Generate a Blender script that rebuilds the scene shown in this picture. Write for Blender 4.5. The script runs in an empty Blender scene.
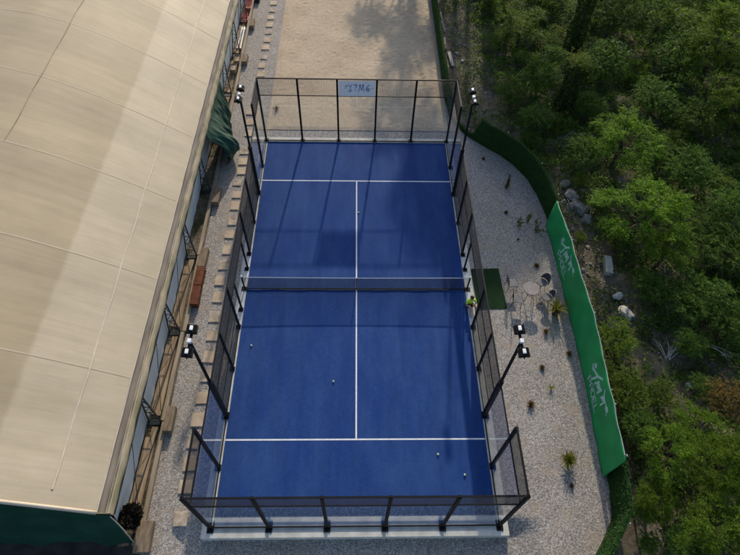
import bpy, bmesh, math, random
import numpy as np
from mathutils import Vector, Matrix, Euler

rnd = random.Random(7)
nrg = np.random.default_rng(11)
SC = bpy.context.scene
COL = SC.collection
PI = math.pi

ORD = ['first', 'second', 'third', 'fourth', 'fifth', 'sixth', 'seventh', 'eighth', 'ninth', 'tenth', 'eleventh',
       'twelfth', 'thirteenth', 'fourteenth', 'fifteenth', 'sixteenth', 'seventeenth', 'eighteenth', 'nineteenth',
       'twentieth', 'twenty-first', 'twenty-second', 'twenty-third', 'twenty-fourth', 'twenty-fifth', 'twenty-sixth',
       'twenty-seventh', 'twenty-eighth', 'twenty-ninth', 'thirtieth', 'thirty-first', 'thirty-second',
       'thirty-third', 'thirty-fourth', 'thirty-fifth', 'thirty-sixth', 'thirty-seventh']


# ------------------------------------------------------------------ objects
def tag(o, label=None, cat=None, group=None, kind=None):
    if label: o['label'] = label
    if cat: o['category'] = cat
    if group: o['group'] = group
    if kind: o['kind'] = kind
    return o


def empty(name, loc, label, cat, group=None, rz=0.0):
    o = bpy.data.objects.new(name, None)
    o.empty_display_size = 0.2
    o.location = loc
    o.rotation_euler = (0, 0, rz)
    COL.objects.link(o)
    return tag(o, label, cat, group)


def link_mesh(name, me, parent=None):
    o = bpy.data.objects.new(name, me)
    COL.objects.link(o)
    if parent is not None: o.parent = parent
    return o


def copy_tree(o, parent=None):
    c = o.copy()
    COL.objects.link(c)
    if parent is not None: c.parent = parent
    for ch in list(o.children):
        copy_tree(ch, c)
    return c


class MB:
    """collects simple shapes into one mesh"""

    def __init__(self):
        self.v = []
        self.f = []

    def poly(self, pts, faces):
        b = len(self.v)
        self.v += [tuple(p) for p in pts]
        self.f += [tuple(b + i for i in f) for f in faces]
        return self

    def box(self, c, s, rz=0.0, rot=None):
        x, y, z = s[0] / 2, s[1] / 2, s[2] / 2
        P = [Vector(p) for p in ((-x, -y, -z), (x, -y, -z), (x, y, -z), (-x, y, -z),
                                 (-x, -y, z), (x, -y, z), (x, y, z), (-x, y, z))]
        m = Euler(rot).to_matrix() if rot else Matrix.Rotation(rz, 3, 'Z')
        c = Vector(c)
        return self.poly([m @ p + c for p in P],
                         [(3, 2, 1, 0), (4, 5, 6, 7), (0, 1, 5, 4), (1, 2, 6, 5), (2, 3, 7, 6), (3, 0, 4, 7)])

    def bbox(self, c, s, b=0.01, rz=0.0, rot=None):
        """box with bevelled edges"""
        bm = bmesh.new()
        bmesh.ops.create_cube(bm, size=1)
        bmesh.ops.scale(bm, vec=s, verts=bm.verts)
        bmesh.ops.bevel(bm, geom=bm.edges[:], offset=b, segments=2, profile=.6, affect='EDGES')
        m = Euler(rot).to_matrix() if rot else Matrix.Rotation(rz, 3, 'Z')
        bm.verts.ensure_lookup_table()
        self.poly([m @ v.co + Vector(c) for v in bm.verts], [[v.index for v in f.verts] for f in bm.faces])
        bm.free()
        return self

    def tube(self, pts, r, n=8, cap=True):
        pts = [Vector(p) for p in pts]
        rs = r if isinstance(r, (list, tuple)) else [r] * len(pts)
        rings = []
        up = None
        for i, p in enumerate(pts):
            a = pts[max(i - 1, 0)]
            b = pts[min(i + 1, len(pts) - 1)]
            d = (b - a)
            if d.length < 1e-9: d = Vector((0, 0, 1))
            d.normalize()
            if up is None or abs(up.dot(d)) > .98:
                up = Vector((1, 0, 0)) if abs(d.x) < .8 else Vector((0, 1, 0))
            s = d.cross(up).normalized()
            t = s.cross(d).normalized()
            up = t
            rings.append([p + (s * math.cos(2 * PI * k / n) + t * math.sin(2 * PI * k / n)) * rs[i] for k in range(n)])
        V = [q for rr in rings for q in rr]
        F = []
        for i in range(len(pts) - 1):
            for k in range(n):
                k2 = (k + 1) % n
                F.append((i * n + k, i * n + k2, (i + 1) * n + k2, (i + 1) * n + k))
        if cap:
            F.append(tuple(range(n))[::-1])
            F.append(tuple((len(pts) - 1) * n + k for k in range(n)))
        return self.poly(V, F)

    def bar(self, a, b, w, h=None):
        """square section bar from a to b"""
        h = h or w
        a = Vector(a)
        b = Vector(b)
        d = (b - a).normalized()
        up = Vector((0, 0, 1)) if abs(d.z) < .95 else Vector((0, 1, 0))
        s = d.cross(up).normalized() * (w / 2)
        t = s.cross(d).normalized() * (h / 2)
        P = [a - s - t, a + s - t, a + s + t, a - s + t, b - s - t, b + s - t, b + s + t, b - s + t]
        return self.poly(P, [(3, 2, 1, 0), (4, 5, 6, 7), (0, 1, 5, 4), (1, 2, 6, 5), (2, 3, 7, 6), (3, 0, 4, 7)])

    def prism(self, pts2, z0, z1):
        n = len(pts2)
        V = [(p[0], p[1], z0) for p in pts2] + [(p[0], p[1], z1) for p in pts2]
        F = [tuple(range(n))[::-1], tuple(range(n, 2 * n))]
        for k in range(n):
            k2 = (k + 1) % n
            F.append((k, k2, n + k2, n + k))
        return self.poly(V, F)

    def lathe(self, prof, n=20, c=(0, 0, 0)):
        V = []
        F = []
        m = len(prof)
        for k in range(n):
            a = 2 * PI * k / n
            for (r, z) in prof:
                V.append((c[0] + r * math.cos(a), c[1] + r * math.sin(a), c[2] + z))
        for k in range(n):
            k2 = (k + 1) % n
            for i in range(m - 1):
                F.append((k * m + i, k2 * m + i, k2 * m + i + 1, k * m + i + 1))
        return self.poly(V, F)

    def grid(self, nu, nv, fn):
        V = [fn(i / nu, j / nv) for j in range(nv + 1) for i in range(nu + 1)]
        F = [(j * (nu + 1) + i, j * (nu + 1) + i + 1, (j + 1) * (nu + 1) + i + 1, (j + 1) * (nu + 1) + i)
             for j in range(nv) for i in range(nu)]
        return self.poly(V, F)

    def rock(self, c, s, seed=0, rz=0.0, sub=2, amt=.22):
        r = random.Random(seed)
        bm = bmesh.new()
        bmesh.ops.create_icosphere(bm, subdivisions=sub, radius=1)
        dirs = [(Vector((r.gauss(0, 1), r.gauss(0, 1), r.gauss(0, 1))).normalized(), r.uniform(.55, .95)) for _ in range(9)]
        for v in bm.verts:
            for d, h in dirs:
                k = v.co.dot(d)
                if k > h: v.co -= d * (k - h)
            v.co *= 1 + r.uniform(-amt, amt) * .25
        m = Matrix.Rotation(rz, 3, 'Z')
        P = [m @ Vector((v.co.x * s[0], v.co.y * s[1], v.co.z * s[2])) + Vector(c) for v in bm.verts]
        self.poly(P, [[v.index for v in f.verts] for f in bm.faces])
        bm.free()
        return self

    def build(self, name, mat, parent=None, origin=(0, 0, 0), smooth=False):
        me = bpy.data.meshes.new(name)
        ox, oy, oz = origin
        me.from_pydata([(x - ox, y - oy, z - oz) for x, y, z in self.v], [], self.f)
        me.materials.append(mat)
        if smooth:
            me.polygons.foreach_set('use_smooth', [True] * len(me.polygons))
        me.update()
        return link_mesh(name, me, parent)


def quads_mesh(name, Q, mat):
    """Q: (n,4,3) array of quads -> mesh"""
    n = len(Q)
    me = bpy.data.meshes.new(name)
    me.vertices.add(n * 4)
    me.vertices.foreach_set('co', Q.astype(np.float32).ravel())
    me.loops.add(n * 4)
    me.loops.foreach_set('vertex_index', np.arange(n * 4, dtype=np.int32))
    me.polygons.add(n)
    me.polygons.foreach_set('loop_start', np.arange(0, n * 4, 4, dtype=np.int32))
    me.polygons.foreach_set('loop_total', np.full(n, 4, dtype=np.int32))
    me.materials.append(mat)
    me.update(calc_edges=True)
    return me


# ------------------------------------------------------------------ materials
def nodes(name):
    m = bpy.data.materials.new(name)
    m.use_nodes = True
    nt = m.node_tree
    nt.nodes.clear()
    out = nt.nodes.new('ShaderNodeOutputMaterial')
    return m, nt, out


def N(nt, typ, **kw):
    n = nt.nodes.new(typ)
    for k, v in kw.items():
        if k in n.inputs: n.inputs[k].default_value = v
        else: setattr(n, k, v)
    return n


def coords(nt, scale=(1, 1, 1), space='Object'):
    tc = N(nt, 'ShaderNodeTexCoord')
    mp = N(nt, 'ShaderNodeMapping')
    mp.inputs['Scale'].default_value = scale
    nt.links.new(tc.outputs[space], mp.inputs['Vector'])
    return mp.outputs['Vector']


def wcoords(nt, scale=(1, 1, 1)):
    g = N(nt, 'ShaderNodeNewGeometry')
    mp = N(nt, 'ShaderNodeMapping')
    mp.inputs['Scale'].default_value = scale
    nt.links.new(g.outputs['Position'], mp.inputs['Vector'])
    return mp.outputs['Vector']


def noise(nt, vec, scale, detail=4, rough=.55):
    n = N(nt, 'ShaderNodeTexNoise')
    n.inputs['Scale'].default_value = scale
    n.inputs['Detail'].default_value = detail
    n.inputs['Roughness'].default_value = rough
    nt.links.new(vec, n.inputs['Vector'])
    return n.outputs['Fac']


def ramp(nt, fac, stops):
    r = N(nt, 'ShaderNodeValToRGB')
    e = r.color_ramp.elements
    while len(e) < len(stops): e.new(.5)
    for k, (p, c) in enumerate(stops):
        e[k].position = p
        e[k].color = (*c, 1) if len(c) == 3 else c
    nt.links.new(fac, r.inputs['Fac'])
    return r.outputs['Color']


def mix(nt, fac, a, b, mode='MIX'):
    m = N(nt, 'ShaderNodeMix')
    m.data_type = 'RGBA'
    m.blend_type = mode
    for sock, val in ((m.inputs['Factor'], fac), (m.inputs['A'], a), (m.inputs['B'], b)):
        pass
    fi, ai, bi = m.inputs[0], m.inputs[6], m.inputs[7]
    for sock, val in ((fi, fac), (ai, a), (bi, b)):
        if isinstance(val, (int, float)): sock.default_value = val
        elif isinstance(val, (tuple, list)): sock.default_value = (*val, 1) if len(val) == 3 else val
        else: nt.links.new(val, sock)
    return m.outputs[2]


def bump(nt, h, strength, dist):
    b = N(nt, 'ShaderNodeBump')
    b.inputs['Strength'].default_value = strength
    b.inputs['Distance'].default_value = dist
    nt.links.new(h, b.inputs['Height'])
    return b.outputs['Normal']


def bsdf(nt, out, col, rough=.7, spec=.3, metal=0.0, normal=None):
    p = N(nt, 'ShaderNodeBsdfPrincipled')
    if isinstance(col, (tuple, list)): p.inputs['Base Color'].default_value = (*col, 1)
    else: nt.links.new(col, p.inputs['Base Color'])
    p.inputs['Roughness'].default_value = rough
    p.inputs['Metallic'].default_value = metal
    p.inputs['Specular IOR Level'].default_value = spec
    if normal is not None: nt.links.new(normal, p.inputs['Normal'])
    nt.links.new(p.outputs[0], out.inputs[0])
    return p


def pm(name, c1, c2, scale=3.0, rough=.7, spec=.3, bs=0.0, bd=.01, bscale=30, metal=0.0, stretch=(1, 1, 1), lo=.35, hi=.65):
    """two-tone weathered surface"""
    m, nt, out = nodes(name)
    v = wcoords(nt, stretch)
    f = noise(nt, v, scale, 6)
    c = ramp(nt, f, [(lo, c1), (hi, c2)])
    nrm = bump(nt, noise(nt, v, bscale, 3), bs, bd) if bs else None
    bsdf(nt, out, c, rough, spec, metal, nrm)
    return m


def leaf_mat(name, dark, light, trans=.45, hue=.005):
    m, nt, out = nodes(name)
    g = N(nt, 'ShaderNodeNewGeometry')
    c = ramp(nt, g.outputs['Random Per Island'], [(0, dark), (.75, light), (1, tuple(min(1, x * 1.35) for x in light))])
    oi = N(nt, 'ShaderNodeObjectInfo')
    h = N(nt, 'ShaderNodeHueSaturation')
    mr = N(nt, 'ShaderNodeMapRange')
    nt.links.new(oi.outputs['Random'], mr.inputs['Value'])
    mr.inputs['To Min'].default_value = .5 - hue
    mr.inputs['To Max'].default_value = .5 + hue
    mv = N(nt, 'ShaderNodeMapRange')
    nt.links.new(oi.outputs['Random'], mv.inputs['Value'])
    mv.inputs['To Min'].default_value = .75
    mv.inputs['To Max'].default_value = 1.2
    nt.links.new(mr.outputs[0], h.inputs['Hue'])
    nt.links.new(mv.outputs[0], h.inputs['Value'])
    nt.links.new(c, h.inputs['Color'])
    d = N(nt, 'ShaderNodeBsdfPrincipled')
    nt.links.new(h.outputs[0], d.inputs['Base Color'])
    d.inputs['Roughness'].default_value = .6
    d.inputs['Specular IOR Level'].default_value = .12
    t = N(nt, 'ShaderNodeBsdfTranslucent')
    tc = mix(nt, 1.0, h.outputs[0], (1.0, 1.0, .45), 'MULTIPLY')
    nt.links.new(tc, t.inputs['Color'])
    mx = N(nt, 'ShaderNodeMixShader')
    mx.inputs[0].default_value = trans
    nt.links.new(d.outputs[0], mx.inputs[1])
    nt.links.new(t.outputs[0], mx.inputs[2])
    nt.links.new(mx.outputs[0], out.inputs[0])
    return m


def gravel_mat():
    m, nt, out = nodes('gravel')
    v = wcoords(nt)
    vo = N(nt, 'ShaderNodeTexVoronoi')
    vo.inputs['Scale'].default_value = 28
    nt.links.new(v, vo.inputs['Vector'])
    vo2 = N(nt, 'ShaderNodeTexVoronoi')
    vo2.inputs['Scale'].default_value = 43
    nt.links.new(v, vo2.inputs['Vector'])
    sx = N(nt, 'ShaderNodeSeparateColor')
    nt.links.new(vo.outputs['Color'], sx.inputs[0])
    c = ramp(nt, sx.outputs[0], [(0, (.09, .081, .073)), (.3, (.225, .207, .19)), (.7, (.38, .353, .326)), (1, (.64, .60, .56))])
    sx2 = N(nt, 'ShaderNodeSeparateColor')
    nt.links.new(vo2.outputs['Color'], sx2.inputs[0])
    c2 = ramp(nt, sx2.outputs[1], [(0, (.14, .13, .122)), (1, (.44, .415, .39))])
    c = mix(nt, .35, c, c2)
    big = noise(nt, v, .55, 5, .6)
    c = mix(nt, 1.0, c, ramp(nt, big, [(.3, (.86, .84, .82)), (.7, (1.06, 1.05, 1.04))]), 'MULTIPLY')
    dirt = noise(nt, v, 1.3, 6, .65)
    c = mix(nt, ramp(nt, dirt, [(.52, (0, 0, 0)), (.68, (.62, .62, .62))]), c, (.33, .27, .20))
    mm = N(nt, 'ShaderNodeMath', operation='MULTIPLY')
    mm.inputs[1].default_value = -1
    nt.links.new(vo.outputs['Distance'], mm.inputs[0])
    n1 = bump(nt, mm.outputs[0], .5, .018)
    bsdf(nt, out, c, .9, .15, 0, n1)
    return m


def turf_mat():
    m, nt, out = nodes('blue turf')
    v = wcoords(nt)
    fine = noise(nt, v, 38, 3, .7)
    c = ramp(nt, fine, [(.25, (.0062, .031, .138)), (.5, (.0092, .042, .182)), (.75, (.0155, .062, .24))])
    # silica sand lying unevenly in the pile
    b = noise(nt, wcoords(nt, (.9, .35, 1)), .9, 7, .62)
    c = mix(nt, ramp(nt, b, [(.40, (0, 0, 0)), (.70, (.45, .45, .45))]), c, (.042, .098, .255))
    b2 = noise(nt, wcoords(nt, (1.6, .12, 1)), 1.5, 5, .6)
    c = mix(nt, 1.0, c, ramp(nt, b2, [(.3, (.84, .84, .86)), (.7, (1.1, 1.1, 1.08))]), 'MULTIPLY')
    b3 = noise(nt, v, 5.5, 6, .7)
    c = mix(nt, 1.0, c, ramp(nt, b3, [(.3, (.88, .88, .88)), (.7, (1.1, 1.1, 1.1))]), 'MULTIPLY')
    nrm = bump(nt, fine, .5, .02)
    p = bsdf(nt, out, c, .85, .15, 0, nrm)
    p.inputs['Sheen Weight'].default_value = .12
    p.inputs['Sheen Roughness'].default_value = .5
    p.inputs['Sheen Tint'].default_value = (.5, .65, 1, 1)
    return m


def sand_mat():
    m, nt, out = nodes('sand')
    v = wcoords(nt)
    a = noise(nt, v, .45, 6, .6)
    c = ramp(nt, a, [(.3, (.435, .345, .245)), (.7, (.535, .435, .32))])
    b = noise(nt, v, 7, 6, .75)
    c = mix(nt, 1.0, c, ramp(nt, b, [(.3, (.78, .77, .76)), (.65, (1.08, 1.08, 1.07))]), 'MULTIPLY')
    g = noise(nt, v, 60, 2, .7)
    c = mix(nt, 1.0, c, ramp(nt, g, [(.3, (.86, .86, .86)), (.7, (1.1, 1.1, 1.1))]), 'MULTIPLY')
    bsdf(nt, out, c, .95, .1, 0, bump(nt, noise(nt, v, 24, 5, .7), .45, .02))
    return m


def ground_mat():
    m, nt, out = nodes('forest soil')
    v = wcoords(nt)
    a = noise(nt, v, .6, 7, .65)
    c = ramp(nt, a, [(.3, (.085, .072, .05)), (.5, (.17, .143, .108)), (.68, (.27, .235, .19)), (.8, (.34, .31, .26))])
    b = noise(nt, v, 6, 6, .75)
    c = mix(nt, 1.0, c, ramp(nt, b, [(.3, (.55, .55, .52)), (.7, (1.25, 1.22, 1.18))]), 'MULTIPLY')
    g = noise(nt, v, 1.1, 6, .7)
    c = mix(nt, ramp(nt, g, [(.5, (0, 0, 0)), (.62, (.7, .7, .7))]), c, (.035, .048, .014))
    bsdf(nt, out, c, .95, .1, 0, bump(nt, b, .9, .08))
    return m


def grass_mat(name, a, b):
    m, nt, out = nodes(name)
    v = wcoords(nt)
    f = noise(nt, v, 45, 4, .8)
    c = ramp(nt, f, [(.3, a), (.7, b)])
    l = noise(nt, v, 3, 4, .6)
    c = mix(nt, 1.0, c, ramp(nt, l, [(.3, (.75, .75, .75)), (.7, (1.15, 1.15, 1.15))]), 'MULTIPLY')
    bsdf(nt, out, c, .85, .15, 0, bump(nt, f, 1.0, .05))
    return m


def roof_mat(name, c1, c2, e1, e2):
    """coated fabric with dust streaks that run down the slope"""
    m, nt, out = nodes(name)
    v1 = wcoords(nt, (.22, 1.1, .22))
    s1 = noise(nt, v1, 1.0, 7, .62)
    sa = noise(nt, wcoords(nt, (.3, 3.2, .3)), 1.0, 6, .65)
    sm_ = N(nt, 'ShaderNodeMath', operation='MULTIPLY_ADD')
    nt.links.new(sa, sm_.inputs[0])
    sm_.inputs[1].default_value = .30
    s1h = N(nt, 'ShaderNodeMath', operation='MULTIPLY')
    nt.links.new(s1, s1h.inputs[0])
    s1h.inputs[1].default_value = .70
    nt.links.new(s1h.outputs[0], sm_.inputs[2])
    ca = ramp(nt, sm_.outputs[0], [(.34, c1), (.66, c2)])
    ce = ramp(nt, sm_.outputs[0], [(.34, e1), (.66, e2)])
    # the eave strip is lighter than the rest of the roof, with an uneven edge
    g = N(nt, 'ShaderNodeNewGeometry')
    sx = N(nt, 'ShaderNodeSeparateXYZ')
    nt.links.new(g.outputs['Position'], sx.inputs[0])
    jn = N(nt, 'ShaderNodeMath', operation='MULTIPLY_ADD')
    nt.links.new(noise(nt, wcoords(nt), 1.7, 5, .7), jn.inputs[0])
    jn.inputs[1].default_value = .16
    nt.links.new(sx.outputs['X'], jn.inputs[2])
    mr = N(nt, 'ShaderNodeMapRange')
    mr.interpolation_type = 'SMOOTHSTEP'
    nt.links.new(jn.outputs[0], mr.inputs['Value'])
    mr.inputs['From Min'].default_value = -10.75
    mr.inputs['From Max'].default_value = -10.55
    c = mix(nt, mr.outputs[0], ca, ce)
    v2 = wcoords(nt, (.5, .5, .5))
    s2 = noise(nt, v2, 1.0, 5, .6)
    c = mix(nt, 1.0, c, ramp(nt, s2, [(.3, (.9, .89, .87)), (.7, (1.06, 1.06, 1.05))]), 'MULTIPLY')
    v3 = wcoords(nt, (.5, 9, .5))
    s3 = noise(nt, v3, 1.0, 4, .7)
    c = mix(nt, 1.0, c, ramp(nt, s3, [(.25, (.92, .915, .9)), (.6, (1.02, 1.02, 1.02))]), 'MULTIPLY')
    sp = noise(nt, wcoords(nt), 3.5, 7, .75)
    c = mix(nt, ramp(nt, sp, [(.62, (0, 0, 0)), (.78, (.4, .4, .4))]), c, (.25, .2, .14))
    nrm = bump(nt, s1, .12, .06)
    bsdf(nt, out, c, .62, .25, 0, nrm)
    return m


def glass_mat():
    """toughened pane: clear, mirror-like at grazing angles (Schlick)"""
    m, nt, out = nodes('toughened glass')
    g = N(nt, 'ShaderNodeNewGeometry')
    dt = N(nt, 'ShaderNodeVectorMath', operation='DOT_PRODUCT')
    nt.links.new(g.outputs['Incoming'], dt.inputs[0])
    nt.links.new(g.outputs['Normal'], dt.inputs[1])
    ab = N(nt, 'ShaderNodeMath', operation='ABSOLUTE')
    nt.links.new(dt.outputs['Value'], ab.inputs[0])
    sb = N(nt, 'ShaderNodeMath', operation='SUBTRACT')
    sb.inputs[0].default_value = 1
    nt.links.new(ab.outputs[0], sb.inputs[1])
    pw = N(nt, 'ShaderNodeMath', operation='POWER')
    nt.links.new(sb.outputs[0], pw.inputs[0])
    pw.inputs[1].default_value = 4
    ma = N(nt, 'ShaderNodeMath', operation='MULTIPLY_ADD')
    nt.links.new(pw.outputs[0], ma.inputs[0])
    ma.inputs[1].default_value = .94
    ma.inputs[2].default_value = .06
    t = N(nt, 'ShaderNodeBsdfTransparent')
    t.inputs['Color'].default_value = (.97, .985, .98, 1)
    gl = N(nt, 'ShaderNodeBsdfGlossy')
    gl.inputs['Roughness'].default_value = .0
    gl.inputs['Color'].default_value = (1, 1, 1, 1)
    mx = N(nt, 'ShaderNodeMixShader')
    nt.links.new(ma.outputs[0], mx.inputs[0])
    nt.links.new(t.outputs[0], mx.inputs[1])
    nt.links.new(gl.outputs[0], mx.inputs[2])
    nt.links.new(mx.outputs[0], out.inputs[0])
    return m


M = dict(
    gravel=gravel_mat(), turf=turf_mat(), sand=sand_mat(), soil=ground_mat(), glass=glass_mat(),
    line=pm('court paint', (.62, .64, .68), (.76, .78, .80), 9, .8, .2, .3, .004, 60),
    concrete=pm('concrete', (.46, .45, .415), (.64, .625, .58), 2.5, .85, .2, .4, .004, 40),
    steel=pm('black powder coat', (.005, .0055, .007), (.010, .0105, .012), 4, .6, .18, .1, .001, 60),
    wire=pm('black wire', (.012, .013, .015), (.02, .02, .022), 4, .5, .4),
    darksteel=pm('painted lattice steel', (.014, .02, .022), (.028, .034, .036), 5, .5, .4),
    netmesh=pm('net cord', (.012, .012, .014), (.02, .02, .024), 6, .8, .2),
    tape=pm('white tape', (.44, .45, .47), (.56, .57, .58), 8, .7, .2),
    yrope=pm('ochre cord', (.30, .24, .09), (.40, .32, .14), 8, .8, .2),
    roof=roof_mat('roof fabric', (.36, .292, .192), (.41, .337, .228), (.455, .382, .272), (.515, .438, .322)),
    piping=pm('welded hem', (.50, .43, .335), (.58, .505, .40), 4, .6, .25),
    archseam=pm('arch seam', (.385, .315, .22), (.435, .36, .26), 2.5, .6, .25),
    seamdark=pm('dirty seam', (.26, .21, .148), (.37, .305, .215), 2.5, .8, .1),
    gutter=pm('gutter', (.17, .145, .12), (.27, .235, .195), 1.2, .75, .2, .3, .01, 14, 0, (3, .5, 3)),
    roll=pm('mossy rolled sheet', (.20, .18, .105), (.36, .305, .215), 1.3, .8, .15, .5, .02, 12, 0, (2, .6, 2)),
    pvc=pm('grey blue wall sheet', (.60, .66, .69), (.72, .77, .79), .8, .55, .3, .3, .02, 5, 0, (1, 1, .4)),
    greencloth=pm('dark green tarpaulin', (.004, .040, .027), (.009, .062, .042), 1.0, .55, .3, .5, .03, 6),
    banner=pm('green banner', (.008, .225, .062), (.014, .285, .084), 1.2, .6, .25, .4, .02, 4),
    print=pm('pale print', (.30, .50, .44), (.40, .58, .52), 14, .7, .2),
    post=pm('galvanised post', (.30, .31, .31), (.42, .42, .41), 5, .5, .5),
    hedge=leaf_mat('artificial box leaf', (.022, .072, .013), (.055, .145, .024), .2, .0),
    hedgecore=grass_mat('hedge backing', (.012, .04, .008), (.028, .075, .015)),
    mat=grass_mat('green turf mat', (.008, .030, .009), (.016, .058, .016)),
    tan=pm('tan paving slab', (.36, .28, .195), (.52, .42, .31), 1.6, .85, .2, .4, .006, 30),
    tan_worn=pm('worn paving slab', (.25, .20, .15), (.50, .42, .33), 3.5, .85, .2, .6, .008, 22),
    wood=pm('weathered board', (.20, .14, .085), (.38, .285, .185), 1.5, .8, .2, .5, .01, 10, 0, (6, .6, 6)),
    beamwood=pm('grey brown timber', (.23, .18, .125), (.37, .30, .22), 1.5, .8, .2, .5, .01, 10, 0, (6, .6, 6)),
    sleeper=pm('dark sleeper', (.14, .105, .07), (.26, .2, .14), 2.0, .85, .2, .6, .01, 12, 0, (5, 1, 5)),
    rust=pm('rust', (.085, .030, .016), (.175, .060, .030), 3.5, .85, .2, .5, .01, 30),
    red=pm('red paint', (.33, .012, .02), (.46, .03, .04), 4, .4, .5),
    whitep=pm('white pipe', (.55, .52, .47), (.70, .67, .62), 2, .5, .4),
    black=pm('black plastic', (.010, .010, .011), (.02, .02, .022), 5, .5, .4),
    yard_shade=pm('painted yard shade', (.03, .028, .025), (.06, .055, .05), 2.0, .9, .2, .6, .02, 25),  # near-black ground colour with the marquee's shade painted in
    lens=pm('floodlight face', (.70, .72, .74), (.82, .83, .84), 5, .2, .5),
    signwhite=pm('sign board', (.70, .655, .66), (.80, .75, .75), 1.2, .6, .3),
    signblue=pm('sign blue', (.26, .31, .48), (.34, .39, .55), 6, .6, .3),
    signpink=pm('sign pink', (.40, .30, .33), (.46, .36, .38), 6, .6, .3),
    greyseat=pm('grey seat', (.11, .11, .11), (.17, .168, .165), 6, .6, .3),
    tabletop=pm('taupe table top', (.20, .178, .168), (.26, .237, .222), 4, .5, .3),
    purple=pm('dark plum weave', (.045, .04, .055), (.085, .075, .095), 30, .7, .2, .6, .006, 90),
    pale=pm('pale stone', (.36, .34, .30), (.52, .49, .44), 3, .9, .15, .7, .02, 16),
    stone=pm('grey stone', (.16, .15, .14), (.30, .285, .265), 3, .9, .15, .9, .03, 12),
    rubble=pm('rubble stone', (.16, .145, .125), (.38, .35, .31), 5, .9, .1),
    bark=pm('bark', (.05, .038, .026), (.11, .085, .06), 6, .9, .1, .8, .02, 25),
    twig=pm('dry twig', (.24, .19, .13), (.38, .31, .22), 6, .9, .1),
    ball=pm('felt ball', (.58, .64, .30), (.70, .74, .42), 30, .9, .1),
    skin=pm('skin', (.42, .25, .18), (.48, .29, .21), 8, .6, .3),
    neon=pm('yellow green shirt', (.50, .72, .06), (.60, .82, .10), 9, .8, .2, .3, .01, 30),
    shorts=pm('dark shorts', (.02, .022, .03), (.035, .036, .045), 9, .8, .2),
    hair=pm('dark hair', (.012, .009, .007), (.03, .022, .016), 40, .6, .3, .6, .01, 90),
    shoe=pm('blue shoe', (.05, .09, .2), (.08, .13, .28), 9, .6, .3),
    eye=pm('eye', (.02, .015, .01), (.03, .02, .015), 5, .3, .5),
    lip=pm('lip', (.32, .13, .11), (.36, .15, .13), 5, .5, .3),
    leaf_f=leaf_mat('feather leaf', (.056, .120, .014), (.185, .30, .03), .6),
    leaf_s=leaf_mat('shrub leaf', (.044, .100, .018), (.11, .195, .032), .55),
    leaf_y=leaf_mat('yellow leaf', (.072, .132, .018), (.175, .255, .034), .56),
    leaf_r=leaf_mat('rusty leaf', (.060, .095, .022), (.205, .115, .036), .45),
    leaf_u=leaf_mat('undergrowth leaf', (.044, .094, .018), (.12, .195, .034), .55),
    leaf_i=leaf_mat('ivy leaf', (.028, .055, .012), (.07, .11, .025), .4),
    leaf_d=leaf_mat('dry blade', (.10, .062, .032), (.22, .15, .085), .3),
    leaf_p=leaf_mat('palm blade', (.10, .125, .022), (.30, .31, .06), .4),
    leaf_k=leaf_mat('dark bush leaf', (.010, .009, .007), (.024, .020, .016), .1),
)

SUN, SKY, EXPO = 3.0, .10, 0.0
SUN, SKY, EXPO = 3.4, .16, .25
TALL = [(4.6, 31.5, 8.5, 3.0, 'thin'), (9.7, 30.0, 10.3, 3.4, 'tall'), (11.3, 30.5, 10.0, 2.8, 'tall'), (8.4, 36, 13.5, 3.2, 'tall'), (10.9, 36, 14.3, 3.0, 'tall'), (18.5, 31.5, 6.5, 2.6, 'thin'), (26.5, 33, 5.0, 2.6, 'thin'),
        (4.2, 34.5, 5.2, 2.4, 'thin'), (7.2, 33.0, 5.4, 2.2, 'thin'), (2.4, 36.5, 6.2, 2.0, 'thin'), (5.6, 38, 8.6, 2.4, 'thin'), (10.4, 33, 11.0, 2.8, 'tall'), (9.4, 37, 15.2, 2.6, 'thin')]


def S(o):
    o['kind'] = 'structure'
    return o


def sheet(name, pts, z, mat):
    return S(MB().poly([(x, y, z) for x, y in pts], [tuple(range(len(pts)))]).build(name, mat))


# =================================================================== SETTING
def sst(a, b, x):
    t = min(1, max(0, (x - a) / (b - a)))
    return t * t * (3 - 2 * t)


def hedge_x(y):
    if y > 12: return 5.6
    if y > 7: return 5.6 + (12 - y) / 5 * 4.0
    return 9.7


def terrain(x, y):
    d = sst(.6, 4.5, x - hedge_x(y))
    if y < -8 and x < hedge_x(y) - .2: return -.03 - .4 * (1 - sst(6.9, 7.4, x))
    if d <= 0: return -.03
    b = .22 * math.sin(x * .9 + 1.3) * math.cos(y * .7) + .15 * math.sin(x * 2.1 + y * 1.3) + .10 * math.sin(y * 3.1 - x)
    return -.03 + d * (.12 + b)


def ground():
    nx, ny = 150, 180
    xs = [5 + 30 * i / nx for i in range(nx + 1)]
    ys = [-16 + 46 * j / ny for j in range(ny + 1)]
    r = random.Random(3)
    V = []
    for y in ys:
        for x in xs:
            e = min(1, (35 - x) / 3, (30 - y) / 3, (y + 16) / 2)
            z = terrain(x, y)
            if x - hedge_x(y) > .4: z += r.uniform(-.03, .03)
            V.append((x, y, -.03 + (z + .03) * max(0, e)))
    F = [(j * (nx + 1) + i, j * (nx + 1) + i + 1, (j + 1) * (nx + 1) + i + 1, (j + 1) * (nx + 1) + i)
         for j in range(ny) for i in range(nx)]
    m = MB().poly(V, F)
    # the rest of the plain, butted against the fine patch
    B = 400
    for (x0, x1, y0, y1) in ((-B, -7.3, -B, B), (35, B, -B, B), (-7.3, 5, -B, -14), (5, 35, -B, -16), (-7.3, 5, 30, B), (5, 35, 30, B)):
        m.poly([(x0, y0, -.03), (x1, y0, -.03), (x1, y1, -.03), (x0, y1, -.03)], [(0, 1, 2, 3)])
    return S(m.build('ground', M['soil'], smooth=True))


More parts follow.
